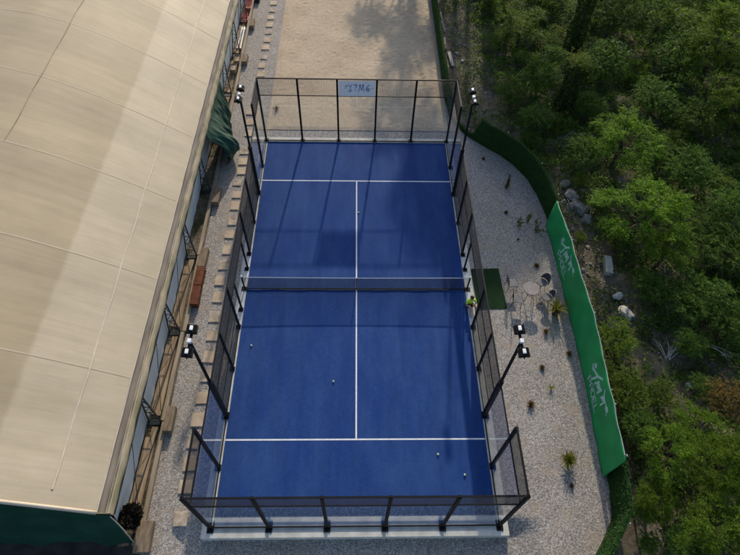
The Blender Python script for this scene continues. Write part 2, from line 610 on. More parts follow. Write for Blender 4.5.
ground()
HP = [(5.45, 28), (5.40, 20), (5.36, 14), (5.5, 12.1), (6.25, 10.75), (7.12, 9.85), (8.0, 9.05), (8.62, 8.3), (9.2, 7.2), (9.52, 5.9),
      (9.68, 4.6), (9.72, 3.9), (9.68, -2.6), (9.42, -7.6), (9.36, -8.6), (9.16, -9.85), (8.62, -10.6), (8.05, -11.3), (6.9, -12.6), (5.5, -14)]


def near_gravel():
    """strip in front of the near wall, where the gravel lies lower than the concrete"""
    def fn(u, v):
        y = -14 + 5.0 * v
        xr = 5.5
        for (xa, ya), (xb, yb) in zip(HP[:-1], HP[1:]):
            if yb <= y <= ya: xr = xa + (xb - xa) * (ya - y) / (ya - yb) - .04
        x = -7.3 + (xr + 7.3) * u
        dip = 1 - sst(-10.35, -9.7, y)
        return (x, y, -.012 - .30 * dip * (1 - sst(5.5, 6.7, abs(x))))

    return MB().grid(90, 50, fn)


gpn = [(-7.3, -9.0)] + [(x - .04, y) for x, y in HP[::-1] if y > -9.0] + [(5.45, 30), (-7.3, 30)]
gpn.insert(1, (9.3475, -9.0))
gm = near_gravel()
gm.poly([(x, y, -.012) for x, y in gpn], [tuple(range(len(gpn)))])
S(gm.build('gravel_ground', M['gravel']))
sheet('painted_shade_yard', [(-30, -16), (-7.3, -16), (-7.3, -10.2), (-30, -10.2)], -.02, M['yard_shade'])  # darkened ground sheet, stands in for the shade in front of the gable


def sand():
    x0, x1, y0, y1 = -5.12, 5.26, 11.02, 28.0
    st = .085
    nx, ny = int((x1 - x0) / st), int((y1 - y0) / st)
    X = np.linspace(x0, x1, nx + 1)
    Y = np.linspace(y0, y1, ny + 1)
    g = np.random.default_rng(5)
    H = np.zeros((ny + 1, nx + 1))
    for _ in range(1500):     # footprints and rake marks
        cx, cy = g.uniform(x0, x1), g.uniform(y0, y1)
        if cx < .5 and g.random() < .7: continue
        a = g.uniform(0, PI)
        sx, sy = g.uniform(.07, .12), g.uniform(.12, .22)
        i0, i1 = max(0, int((cx - .6 - x0) / st)), min(nx, int((cx + .6 - x0) / st))
        j0, j1 = max(0, int((cy - .6 - y0) / st)), min(ny, int((cy + .6 - y0) / st))
        if i1 <= i0 or j1 <= j0: continue
        gx, gy = np.meshgrid(X[i0:i1] - cx, Y[j0:j1] - cy)
        u = gx * math.cos(a) + gy * math.sin(a)
        w = -gx * math.sin(a) + gy * math.cos(a)
        d = (u / sx) ** 2 + (w / sy) ** 2
        H[j0:j1, i0:i1] += g.uniform(.006, .018) * (-np.exp(-d) + .45 * np.exp(-(np.sqrt(d) - 1.7) ** 2 * 3))
    H += g.normal(0, .004, H.shape)
    gx, gy = np.meshgrid(X, Y)
    H += .006 * np.sin(gx * 1.1 + 2 * np.sin(gy * .4)) + .004 * np.sin(gy * 2.3 + gx)
    edge = np.minimum.reduce([(gx - x0) / .25, (x1 - gx) / .25, (gy - y0) / .25, np.ones_like(gx)])
    Z = .012 + np.clip(edge, 0, 1) * (.035 + H)
    V = np.stack([gx.ravel(), gy.ravel(), Z.ravel()], 1)
    m = MB()
    m.v = [tuple(p) for p in V]
    m.f = [(j * (nx + 1) + i, j * (nx + 1) + i + 1, (j + 1) * (nx + 1) + i + 1, (j + 1) * (nx + 1) + i)
           for j in range(ny) for i in range(nx)]
    return S(m.build('sand_court', M['sand'], smooth=True))


sand()
# concrete ring beam round the court (four strips butted), turf and painted lines
cb = MB()
cb.bbox((0, -10.19, -.185), (10.72, .40, .43), .008)
cb.bbox((0, 10.17, -.03), (10.72, .36, .12), .008)
cb.bbox((-5.17, 0, -.031), (.38, 19.98, .12), .008)
cb.bbox((5.17, 0, -.031), (.38, 19.98, .12), .008)
S(cb.build('concrete_kerb', M['concrete']))
sheet('court_turf', [(-4.98, -9.99), (4.98, -9.99), (4.98, 9.99), (-4.98, 9.99)], .012, M['turf'])
ln = MB()
for (cx, cy, w, h) in ((0, 6.95, 9.94, .06), (0, -6.95, 9.94, .06), (0, 0, .06, 13.83)):
    ln.poly([(cx - w / 2, cy - h / 2, .016), (cx + w / 2, cy - h / 2, .016), (cx + w / 2, cy + h / 2, .016), (cx - w / 2, cy + h / 2, .016)],
            [(0, 1, 2, 3)])
S(ln.build('court_lines', M['line']))

# =================================================================== COURT CAGE
cage = empty('padel_cage', (0, 0, 0), 'black steel and glass cage enclosing the blue court', 'court enclosure')
PW = .10


def post(x, y, h, w=PW, plate=(0, 0)):
    p = MB().box((x, y, .03 + h / 2), (w, w, h)).build('post', M['steel'], cage)
    b = MB().bbox((x + plate[0], y + plate[1], .042), (w + .14, w + .14, .022), .004)
    for sx in (-1, 1):
        for sy in (-1, 1):
            b.tube([(x + plate[0] + sx * (w / 2 + .04), y + plate[1] + sy * (w / 2 + .04), .05),
                    (x + plate[0] + sx * (w / 2 + .04), y + plate[1] + sy * (w / 2 + .04), .085)], .014, 6)
    # stiffener fin
    ax = (1, 0) if plate[0] else (0, 1)
    s = 1 if (plate[0] + plate[1]) >= 0 else -1
    b.box((x + ax[0] * s * (w / 2 + .035), y + ax[1] * s * (w / 2 + .035), .12), (.07 if ax[0] else .012, .07 if ax[1] else .012, .13))
    b.build('base_plate', M['steel'], p)
    return p


XE, YE = 5.05, 10.05
for x in (-5, -3, -1, 1, 3, 5):
    X = x * XE / 5
    post(X, -YE, 4.0, PW, (0, -.06))
    post(X, YE, 4.0, PW, (0, .06))
for sx in (-1, 1):
    for y in (-8, 8): post(sx * XE, y, 4.0, PW, (sx * .05, 0))
    for y in (-6, 6): post(sx * XE, y, 3.0, .15, (sx * .04, 0))
    for y in (-4, -2, 2, 4): post(sx * XE, y, 3.0, .08, (sx * .05, 0))
    for y in ((-1.12, 1.12) if sx < 0 else (1.12,)): post(sx * XE, y, 2.0, .07, (sx * .05, 0))


def rail(name, a, b, w=.05):
    return MB().bar(a, b, w).build(name, M['steel'], cage)


for sy in (-1, 1):
    rail('top_rail', (-XE, sy * YE, 4.03), (XE, sy * YE, 4.03), .055)
    rail('glass_head_rail', (-XE, sy * YE, 3.03), (XE, sy * YE, 3.03), .04)
    rail('bottom_rail', (-XE, sy * YE, .075), (XE, sy * YE, .075), .05)
    for sx in (-1, 1):
        rail('top_rail', (sx * XE, sy * YE, 4.03), (sx * XE, sy * 8, 4.03), .055)
        rail('glass_head_rail', (sx * XE, sy * (YE - .02), 3.03), (sx * XE, sy * 6, 3.03), .045)
        rail('bottom_rail', (sx * XE, sy * (YE - .03), .075), (sx * XE, sy * 6, .075), .05)
        for z in (1.03, 2.03, .09): rail('mesh_rail', (sx * XE, sy * 6, z), (sx * XE, sy * 2, z), .035)
for sx in (-1, 1):
    rail('top_rail', (sx * XE, -6, 3.03), (sx * XE, 6, 3.03), .05)
    rail('lintel_rail', (sx * XE, -2, 2.03), (sx * XE, 2, 2.03), .04)


def pane(a, b, z0, z1, inset=.07):
    a, b = Vector((*a, 0)), Vector((*b, 0))
    d = (b - a).normalized()
    a += d * inset
    b -= d * inset
    n = Vector((-d.y, d.x, 0)) * .006
    P = [a - n, b - n, b + n, a + n]
    MB().prism([(p.x, p.y) for p in P], z0, z1).build('glass_panel', M['glass'], cage)


for sy in (-1, 1):
    for k in (-5, -3, -1, 1, 3):
        pane((k * XE / 5, sy * YE), ((k + 2) * XE / 5, sy * YE), .105, 3.0, .056)
    for sx in (-1, 1):
        pane((sx * XE, sy * 8), (sx * XE, sy * 10), .105, 3.0, .06)
        pane((sx * XE, sy * 6), (sx * XE, sy * 8), .105, 3.0, .08)


def wires(a, b, z0, z1, step=.05, w=.0062, mat='wire', name='wire_mesh', parent=None, sag=0):
    a, b = Vector((*a, 0)), Vector((*b, 0))
    L = (b - a).length
    d = (b - a) / L
    m = MB()
    n = max(1, round(L / step))
    for i in range(n + 1):
        p = a + d * (L * i / n)
        m.bar((p.x, p.y, z0), (p.x, p.y, z1), w)
    k = max(1, round((z1 - z0) / step))
    for j in range(k + 1):
        z = z0 + (z1 - z0) * j / k
        m.bar((a.x, a.y, z), (b.x, b.y, z), w)
    return m.build(name, M[mat], parent or cage)


for sy in (-1, 1):
    for k in (-5, -3, -1, 1, 3):
        wires((k * XE / 5 + .05, sy * YE), ((k + 2) * XE / 5 - .05, sy * YE), 3.05, 4.0)
    for sx in (-1, 1):
        wires((sx * XE, sy * 8.05), (sx * XE, sy * 10), 3.05, 4.0)
        wires((sx * XE, sy * 4.04), (sx * XE, sy * 5.92), .11, 3.0)
        wires((sx * XE, sy * 2.04), (sx * XE, sy * 3.96), .11, 3.0)
for sx in (-1, 1):
    wires((sx * XE, -1.96), (sx * XE, 1.96), 2.05, 3.0)

# small notices wired to the mesh over the doors
for sx, y, nm in ((-1, 1.52, 'small white notice with red foot on the left side mesh above the doorway'),
                  (1, 1.52, 'small pale notice with pink foot on the right side mesh above the doorway')):
    t = empty('notice_plate', (sx * 5.10, y, 2.3), nm, 'notice')
    MB().bbox((0, 0, .14), (.012, .20, .34), .003).build('plate', M['line'], t)
    MB().bbox((sx * .002, 0, -.09), (.012, .20, .10), .003).build('red_band', M['red'], t)

# sponsor board in the middle of the far wall
sg = empty('sign_board', (0, 10.0, 3.05), 'pale grey board with blue lettering wired between the far wall posts', 'sign')
MB().bbox((0, 0, .47), (1.86, .012, .90), .004).build('board', M['signwhite'], sg)
gl = MB()


def stroke(m, pts, w, y=-.012, th=.008):
    for p, q in zip(pts[:-1], pts[1:]):
        m.poly(*flat(p, q, w, y, th))


def flat(p, q, w, y, th):
    a, b = Vector((p[0], 0, p[1])), Vector((q[0], 0, q[1]))
    d = (b - a).normalized()
    n = Vector((-d.z, 0, d.x)) * (w / 2)
    e = d * (w * .3)
    V = []
    for yy in (y, y + th):
        for c in (a - e - n, b + e - n, b + e + n, a - e + n): V.append((c.x, yy, c.z))
    return V, [(0, 1, 2, 3), (7, 6, 5, 4), (0, 4, 5, 1), (1, 5, 6, 2), (2, 6, 7, 3), (3, 7, 4, 0)]


for k, pts in enumerate([
    [(-.43, .72), (-.34, .58), (-.25, .72)], [(-.34, .58), (-.34, .33)], [(-.45, .36), (-.36, .30), (-.27, .38)],
    [(-.15, .66), (-.08, .74), (-.01, .66), (-.08, .52)], [(-.08, .42), (-.08, .36)],
    [(.08, .30), (.15, .72), (.23, .42), (.31, .72), (.36, .30)],
    [(.62, .70), (.50, .58), (.48, .42), (.56, .32), (.64, .40), (.58, .50), (.49, .46)]]):
    stroke(gl, pts, .055, -.014 - .0012 * k)
gl.build('lettering', M['signblue'], sg)
d2 = MB()
stroke(d2, [(-.66, .50), (-.52, .50)], .03)
stroke(d2, [(.70, .50), (.82, .50)], .03)
d2.build('dash', M['signblue'], sg)
d3 = MB()
stroke(d3, [(-.58, .62), (-.50, .62)], .10, -.0105)
d3.build('pink_patch', M['signpink'], sg)

# =================================================================== NET
net = empty('court_net', (0, 0, .012), 'black net with white top tape strung across the middle of the blue court', 'net')
for sx in (-1, 1):
    p = MB().tube([(sx * 5.06, 0, 0.02), (sx * 5.06, 0, .98)], .04, 12).build('net_post', M['steel'], net)
    MB().lathe([(0, 1.03), (.045, 1.03), (.055, 1.0), (.055, .975), (0, .975)], 14, (sx * 5.06, 0, 0)).build('post_cap', M['tape'], p, smooth=False)
    MB().bbox((sx * 5.08, 0, .03), (.26, .22, .02), .004).build('base_plate', M['steel'], p)


def netz(x): return .88 + .04 * (abs(x) / 5) ** 2


nm = MB()
for i in range(0, 224):
    x = -5.0 + 10.0 * i / 223
    nm.bar((x, 0, .05), (x, 0, netz(x) - .02), .0068)
for j in range(19):
    f = j / 18
    pts = [(-5 + k, 0, .05 + (netz(-5 + k) - .07) * f) for k in range(11)]
    for p, q in zip(pts[:-1], pts[1:]): nm.bar(p, q, .0068)
nm.build('net_mesh', M['netmesh'], net)
tp = MB()
for k in range(20):
    a, b = -5 + k * .5, -4.5 + k * .5
    tp.bar((a, 0, netz(a)), (b, 0, netz(b)), .014, .042)
tp.build('top_tape', M['tape'], net)
bp = MB()
for k in range(20):
    a, b = -5 + k * .5, -4.5 + k * .5
    bp.bar((a, 0, .045 + .008 * math.sin(k * 1.7)), (b, 0, .045 + .008 * math.sin((k + 1) * 1.7)), .03, .05)
bp.build('bottom_band', M['netmesh'], net)
MB().tube([(-3.5, -.03, .03), (-1.5, -.034, .028), (0.5, -.03, .026), (2.6, -.035, .03), (4.2, -.03, .03)], .012, 6).build('bottom_cord', M['yrope'], net)
MB().box((0, 0, .45), (.05, .02, .84)).build('centre_strap', M['netmesh'], net)

# =================================================================== FLOODLIGHT MASTS
MAST = [(-1, -6, 'floodlight mast at the near left of the court'), (1, -6, 'floodlight mast at the near right of the court'),
        (-1, 6, 'floodlight mast at the far left of the court beside the green tarpaulin heap'), (1, 6, 'floodlight mast at the far right of the court next to the hedge curve')]


def mast():
    # heads sit 6 m above the gravel
    t = empty('floodlight_mast', (0, 0, 0), MAST[0][2], 'floodlight', 'twin headed floodlight masts at the court sides')
    MB().tube([(0, 0, 3.03), (0, 0, 3.12)], .11, 12).build('flange', M['steel'], t)
    MB().tube([(0, 0, 3.1), (0, 0, 5.910)], [.055, .05], 12).build('pole', M['steel'], t)
    MB().box((0, 0, 5.950), (.07, .80, .07)).build('crossbar', M['steel'], t)
    MB().bbox((0, 0, 6.030), (.12, .14, .10), .01).build('junction_box', M['lens'], t)
    for s in (-1, 1):
        h = MB()
        y = s * .40
        # tilted finned housing on a yoke
        h.bbox((-.01, y, 6.020), (.34, .29, .09), .015, rot=(0, -.18, 0))
        for k in range(7): h.box((-.01, y - .126 + k * .042, 6.085), (.29, .012, .05), rot=(0, -.18, 0))
        h.bar((.0, y - .16, 5.960), (-.03, y - .16, 6.040), .03, .012)
        h.bar((.0, y + .16, 5.960), (-.03, y + .16, 6.040), .03, .012)
        h.box((.0, y, 5.955), (.03, .34, .03))
        head = h.build('floodlight', M['steel'], t)
        MB().bbox((-.01, y, 6.122), (.10, .15, .06), .012, rot=(0, -.18, 0)).build('driver_box', M['lens'], head)
        MB().bbox((-.018, y, 5.968), (.28, .23, .012), .004, rot=(0, -.18, 0)).build('lens', M['lens'], head)
    return t


m0 = mast()
for i, (sx, y, lab) in enumerate(MAST):
    o = m0 if i == 0 else copy_tree(m0)
    o.location = (sx * XE, y, 0)
    o.rotation_euler.z = 0 if sx > 0 else PI
    o['label'] = lab

# =================================================================== BALLS
BL = [((-.93, -4.56), 'ball on the turf left of the centre line in the near half'),
      ((3.09, -7.55), 'ball behind the near service line, the one farther from the corner'),
      ((4.02, -8.31), 'ball nearest the near right corner of the court'),
      ((-4.44, -2.91), 'ball by the left wall between net and near service line'),
      ((.10, 4.69), 'ball lying on the centre line beyond the net')]
bs = bpy.data.meshes.new('ball')
bm = bmesh.new()
bmesh.ops.create_uvsphere(bm, u_segments=16, v_segments=10, radius=.04)
for f in bm.faces: f.smooth = True
bm.to_mesh(bs)
bm.free()
bs.materials.append(M['ball'])
for (x, y), lab in BL:
    o = link_mesh('padel_ball', bs)
    o.location = (x, y, .052)
    tag(o, 'pale yellow green ' + lab, 'ball', 'balls left on the court')

# =================================================================== MARQUEE
PROF = [(-8.0, 2.60), (-8.55, 2.98), (-9.12, 3.36), (-9.95, 3.9), (-10.75, 4.40), (-11.9, 5.06), (-13.0, 5.60), (-13.85, 5.97), (-15.4, 6.42), (-17.5, 6.72)]
PROF += [(-35 - x, z) for x, z in PROF[-2::-1]]
YF, YB = -10.1, 30.0
ARCH = [-9.9, -5.6, -1.3, 2.95, 7.2, 11.45, 15.7, 19.95, 24.2, 28.45]


def profz(x):
    for (a, za), (b, zb) in zip(PROF[:-1], PROF[1:]):
        if b <= x <= a: return za + (zb - za) * (a - x) / (a - b)
    return 2.6


tent = empty('marquee_tent', (-17.5, 10, 0), 'long beige fabric marquee filling the left side of the picture', 'marquee')
TO = (-17.5, 10, 0)


def roofskin(name, x0, x1, nu, mat, dz=0.0):
    ny = 240

    def fn(u, v):
        x = x0 + (x1 - x0) * u
        y = YF + (YB - YF) * v
        d = min(abs(y - a) for a in ARCH)
        sag = .035 * math.sin(min(1, d / 2.1) * PI / 2) ** 2 * (1 if -26.5 < x < -8.5 else .3)
        wr = .002 * math.sin(y * 5.1 + 1.5 * math.sin(x * 1.3)) + .0025 * math.sin(y * 11.7 + x * .8)
        return (x, y, profz(x) - sag + wr * (1 - math.exp(-d * 3)) + dz)

    return MB().grid(nu, ny, fn).build(name, M[mat], tent, TO, smooth=True)


roofskin('eave_membrane', -8.0, -10.75, 14, 'roof')
roofskin('roof_membrane', -10.75, -24.25, 54, 'roof')
roofskin('eave_membrane', -24.25, -27.0, 14, 'roof')


def seam(name, x, y0, y1, w, mat, lift=.022):
    m = MB()
    n = max(2, int(abs(y1 - y0) / .4))
    pts = []
    for i in range(n + 1):
        y = y0 + (y1 - y0) * i / n
        d = min(abs(y - a) for a in ARCH)
        pts.append((x + .02 * math.sin(y * 1.9), y, profz(x) - .035 * math.sin(min(1, d / 2.1) * PI / 2) ** 2 + lift))
    sl = (profz(x + .05) - profz(x - .05)) / .1
    for p, q in zip(pts[:-1], pts[1:]):
        V = []
        for c in (p, q):
            V += [(c[0] - w / 2, c[1], c[2] - sl * w / 2), (c[0] + w / 2, c[1], c[2] + sl * w / 2)]
        m.poly(V + [(a, b, c - .02) for a, b, c in V], [(0, 1, 3, 2), (4, 6, 7, 5), (0, 2, 6, 4), (1, 5, 7, 3)])
    return m.build(name, M[mat], tent, TO)


seam('welded_seam', -9.15, YF + .5, YB, .045, 'piping')
seam('welded_seam', -13.85, 3.0, YB, .024, 'seamdark', .008)
# arch seams: raised welded strips across the slope
for a in ARCH[1:]:
    m = MB()
    xs = [-8.02 - i * .25 for i in range(0, 77)]
    xs = [x for x in xs if x > -27]
    for p, q in zip(xs[:-1], xs[1:]):
        zp, zq = profz(p) + .006, profz(q) + .006
        m.poly([(p, a - .02, zp), (p, a + .02, zp), (q, a + .02, zq), (q, a - .02, zq),
                (p, a - .07, zp - .02), (p, a + .07, zp - .02), (q, a + .07, zq - .02), (q, a - .07, zq - .02)],
               [(0, 1, 2, 3), (0, 3, 7, 4), (1, 5, 6, 2)])
    m.build('arch_seam', M['archseam'], tent, TO)
# front hem
m = MB()
hx = [-8.0 - 19.0 * i / 60 for i in range(61)]
m.tube([(x, YF, profz(x) + .0) for x in hx], .06, 8)
m.build('front_hem', M['piping'], tent, TO, smooth=True)
MB().tube([(-7.985, y, 2.60 + .012 * math.sin(y * 3)) for y in np.arange(YF, YB, .4)], .025, 6).build('side_hem', M['piping'], tent, TO)


def gut(u, v):
    y = YF + (YB - YF) * v
    P = [(-7.98, 2.585), (-7.955, 2.50), (-7.87, 2.475), (-7.79, 2.49), (-7.755, 2.53), (-7.74, 2.585)]
    k = u * 5
    i = min(4, int(k))
    f = k - i
    x = P[i][0] + (P[i + 1][0] - P[i][0]) * f
    z = P[i][1] + (P[i + 1][1] - P[i][1]) * f
    return (x, y, z + .008 * math.sin(y * 4 + u * 3))


MB().grid(10, 200, gut).build('gutter', M['gutter'], tent, TO, smooth=True)


def roll(u, v):
    y = YF - .04 + (YB - YF) * v
    a = -.35 * PI + 1.75 * PI * u
    r = .115 + .014 * math.sin(y * 2.3 + 2 * u) + .01 * math.sin(y * 6.1 + 5 * u)
    return (-7.63 - r * 1.15 * math.cos(a), y, 2.47 + r * math.sin(a) + .012 * math.sin(y * .8))


MB().grid(16, 260, roll).build('rolled_sidewall', M['roll'], tent, TO, smooth=True)
# strap ridges along the roll
for dx, dz in ((-.10, .085), (.0, .117)):
    MB().tube([(-7.63 + dx, y, 2.475 + dz + .012 * math.sin(y * .8)) for y in np.arange(YF, YB, .5)], .011, 5).build('cord', M['piping'], tent, TO)
MB().bbox((-7.78, YF - .02, 2.50), (.46, .03, .24), .01).build('end_flap', M['roll'], tent, TO)
MB().bar((-7.53, YF, 2.36), (-7.53, YB, 2.36), .05).build('eave_rail', M['darksteel'], tent, TO)
# side wall sheet, gently sagging, one panel per bay
TR = [-10.0, -6.24, -2.28, 1.84, 6.08, 10.05, 14.1, 18.2, 22.3, 26.4]
for y0, y1 in zip(TR[:-1], TR[1:]):
    def wl(u, v, y0=y0, y1=y1):
        y = y0 + (y1 - y0 - .02) * u
        z = .05 + 2.42 * v
        return (-8.02 + .46 * v ** 1.3 - .05 - .06 * math.sin(PI * u) * math.sin(PI * v) + .012 * math.sin(y * 7) * (1 - v), y, z)
    MB().grid(24, 10, wl).build('side_wall', M['pvc'], tent, TO, smooth=True)


# gable curtain
def gab(u, v):
    x = -7.58 - 19.8 * u
    top = profz(min(-8.0, max(x, -27.0))) - .04 if x < -8.0 else 2.58
    z = top * (1 - v) + .02 * v
    y = YF - .06 - .34 * v ** 1.4 - .06 * math.sin(u * 46) * v - .03 * math.sin(u * 110 + 3 * v) * v
    if v > .35 and u < .5: y -= .05 * math.sin(PI * (v - .35) / .65)
    return (x, y, z)


MB().grid(160, 20, gab).build('gable_curtain', M['greencloth'], tent, TO, smooth=True)
MB().tube([(-7.57, YF - .1 - .3 * t ** 1.4, 2.45 * (1 - t) + .05 + .05 * abs(math.sin(t * 12))) for t in [i / 24 for i in range(25)]], .02, 6).build('curtain_rope', M['piping'], tent, TO)


def lattice(y):
    A = MB().bar((-7.53, y, .02), (-7.53, y, 2.40), .05)
    leg = A.build('column_leg', M['darksteel'], tent, TO)
    MB().bar((-8.0, y, .02), (-7.62, y, 2.40), .05).build('column_leg', M['darksteel'], tent, TO)
    b = MB()
    zs = [.12, .55, 1.0, 1.5, 2.0]
    for k, z in enumerate(zs):
        xi = -8.0 + .38 * z / 2.4
        b.bar((xi, y, z), (-7.53, y, z), .026)
        if k < len(zs) - 1:
            z2 = zs[k + 1]
            xj = -8.0 + .38 * z2 / 2.4
            if k % 2 == 0: b.bar((xi, y + .03, z), (-7.53, y + .03, z2), .022)
            else: b.bar((-7.53, y + .03, z), (xj, y + .03, z2), .022)
    b.build('column_lacing', M['darksteel'], tent, TO)
    MB().bbox((-7.76, y, .02), (.6, .22, .03), .004).build('column_foot', M['darksteel'], tent, TO)


for y in TR[1:]: lattice(y)
for y0, y1 in zip(TR[:-1], TR[1:]):
    if y0 in (-10.0, -6.24, -2.28, 10.05, 14.1, 18.2):
        b = MB()
        b.tube([(-7.55, y1 - .05, .10), (-7.86, y0 + .35, .12)], .012, 6)
        b.tube([(-7.57, (y0 + y1) / 2 + .4, 2.3), (-7.6, y0 + .4, .1)], .012, 6)
        b.build('brace_rod', M['darksteel'], tent, TO)

# =================================================================== TIMBER ALONG THE MARQUEE
for i, (y0, y1) in enumerate(zip(TR[:-1], TR[1:])):
    w = .15 + .03 * rnd.random()
    dx = [.02, -.03, .03, -.02, .0, .02, .05, .02, 0][i]
    b = MB().bbox((0, 0, .07), (w, y1 - y0 - .04, .16), .012)
    o = b.build('timber_beam', M['beamwood'])
    o.location = (-7.40 + dx, (y0 + y1) / 2, 0)
    o.rotation_euler.z = [.004, -.008, .010, -.006, .004, -.004, .002, .003, 0][i]
    tag(o, 'grey brown timber beam edging the gravel along the marquee, %s from the near end' % ORD[i], 'beam', 'timber beams along the marquee')
for i, (y0, y1) in enumerate(zip(TR[:-1], TR[1:])):
    if i in (3, 4, 8): continue
    for k, (xa, w, da, db) in enumerate(((-7.72, .24, .25, .2), (-7.93, .16, .3, .6))):
        o = MB().bbox((0, 0, .03), (w, y1 - y0 - da - db, .04), .006).build('floor_board', M['wood'])
        o.location = (xa, (y0 + y1) / 2 + (da - db) / 2, .01 + .004 * k)
        o.rotation_euler.z = rnd.uniform(-.008, .008)
        n = [0, 1, 2, None, None, 3, 4, 5][i]
        tag(o, ('wide' if k == 0 else 'narrow') + ' brown board lying between marquee wall and timber beam, in the %s boarded bay from the near end' % ORD[n], 'board', 'boards under the marquee eave')

BK = [((-7.13, 25.0), 'dark block beside the timber beam at the top edge of the picture', 'black', .36, .6),
      ((-7.12, 21.76), 'dark brown sleeper block beside the timber beam level with the white pipes', 'sleeper', .30, .95),
      ((-7.12, 17.56), 'brown sleeper block beside the timber beam next to the wooden crates', 'sleeper', .34, .8),
      ((-7.14, 5.62), 'brown sleeper block beside the timber beam just nearer than the green tarpaulin heap', 'sleeper', .34, 1.05),
      ((-7.17, 1.62), 'brown sleeper block touching the far end of the rusty boxes', 'sleeper', .36, 1.1),
      ((-7.18, -6.19), 'brown sleeper block beside the timber beam level with the near left floodlight mast', 'sleeper', .34, 1.0),
      ((-7.22, -10.35), 'large brown sleeper block at the near corner of the marquee beside the dark round bush', 'sleeper', .52, 1.0)]
for (x, y), lab, mt, w, l in BK:
    b = MB().bbox((0, 0, .16), (w, l, .28), .02)
    o = b.build('sleeper_block', M[mt])
    o.location = (x, y, .0)
    o.rotation_euler.z = rnd.uniform(-.04, .04)
    tag(o, lab, 'block', 'ballast blocks beside the marquee columns')
for y, lab in ((.52, 'rusty red brown box beside the timber beam, the one farther from the camera'),
               (-.52, 'rusty red brown box beside the timber beam, the one nearer to the camera')):
    t = empty('rusty_box', (-7.14, y, 0), lab, 'box', 'rusty boxes by the beam', rz=rnd.uniform(-.03, .03))
    b = MB()
    b.box((0, 0, .02), (.34, .96, .03))
    b.box((-.16, 0, .18), (.02, .96, .29))
    b.box((.16, 0, .18), (.02, .96, .29))
    b.box((0, -.47, .18), (.298, .02, .29))
    b.box((0, .47, .18), (.298, .02, .29))
    b.build('shell', M['rust'], t)
    MB().bbox((0, 0, .335), (.37, .99, .018), .004).build('lid', M['rust'], t)
    h = MB()
    for s in (-1, 1): h.tube([(.18, s * .3 - .05, .2), (.215, s * .3 - .05, .2), (.215, s * .3 + .05, .2), (.18, s * .3 + .05, .2)], .01, 6)
    h.build('handle', M['steel'], t)

# red folded frames, white pipes, crates under the eave at the far end
for i, (x, y, lab) in enumerate(((-7.62, 23.9, 'bundle of red folded chair frames under the eave at the top edge'),
                                 (-7.68, 22.35, 'bundle of red folded chair frames under the eave beside the white pipes'))):
    t = empty('folded_chairs', (x, y, .03), lab, 'folding chairs', 'red folded frames under the eave', rz=.1 * i)
    for k in range(4):
        a = .55 + .12 * k
        f = MB()
        ox = -.16 + k * .10
        P = [(ox, -.42, .04), (ox, .42, .30 + .03 * k)]
        f.tube([(ox - .0, -.48, .03), (ox, .10, .22), (ox, .50, .36 + .02 * k)], .022, 6)
        f.tube([(ox + .05, -.48, .30), (ox + .05, .1, .16), (ox + .05, .50, .05)], .022, 6)
        f.tube([(ox, .5, .36 + .02 * k), (ox + .05, .5, .05)], .018, 6)
        f.tube([(ox, -.48, .03), (ox + .05, -.48, .30)], .018, 6)
        f.build('frame', M['red'], t)
        MB().bbox((ox + .025, .12, .30), (.07, .36, .03), .008, rot=(.3, .5, 0)).build('seat', M['red'], t)
for i, (x, lab) in enumerate(((-7.78, 'white pipe lying under the eave, the one against the marquee wall'), (-7.60, 'white pipe lying under the eave, the one against the timber beam'))):
    t = empty('white_pipe', (x, 20.1, .10), lab, 'pipe', 'white pipes under the eave', rz=-.02 + .03 * i)
    prof = [(.055, 1.25), (.055, -1.25)]
    b = MB()
    n = 14
    for r0, fl in ((.06, 1), (.05, -1)):
        V = [(r0 * math.cos(2 * PI * k / n), yy, r0 * math.sin(2 * PI * k / n)) for yy in (-1.25, 1.25) for k in range(n)]
        b.poly(V, [(k, (k + 1) % n, n + (k + 1) % n, n + k)[::fl] for k in range(n)])
    b.build('barrel', M['whitep'], t, smooth=True)
    s = MB()
    V = [(r * math.cos(2 * PI * k / n), yy, r * math.sin(2 * PI * k / n)) for r, yy in ((.075, .95), (.075, 1.3)) for k in range(n)]
    s.poly(V, [(k, (k + 1) % n, n + (k + 1) % n, n + k) for k in range(n)] + [tuple(range(n))])
    s.build('socket', M['whitep'], t, smooth=True)
for i, (x, y, lab) in enumerate(((-7.60, 17.45, 'slatted wooden crate under the eave, the farther one'), (-7.70, 16.5, 'slatted wooden crate under the eave, the nearer one'))):
    t = empty('wooden_crate', (x, y, .03), lab, 'crate', 'wooden crates under the eave', rz=.06 - .1 * i)
    b = MB()
    for z in (.06, .17, .28):
        for s in (-1, 1):
            b.box((s * .17, 0, z), (.014, .62, .085))
            b.box((0, s * .317, z), (.354, .014, .085))
    b.box((0, 0, .012), (.33, .60, .014))
    b.build('side_slats', M['wood'], t)
    c = MB()
    for sx in (-1, 1):
        for sy in (-1, 1): c.box((sx * .148, sy * .295, .165), (.03, .03, .31))
    c.build('corner_battens', M['beamwood'], t)
    MB().bbox((0, 0, .2), (.28, .56, .16), .03).build('sack', M['tan'], t)


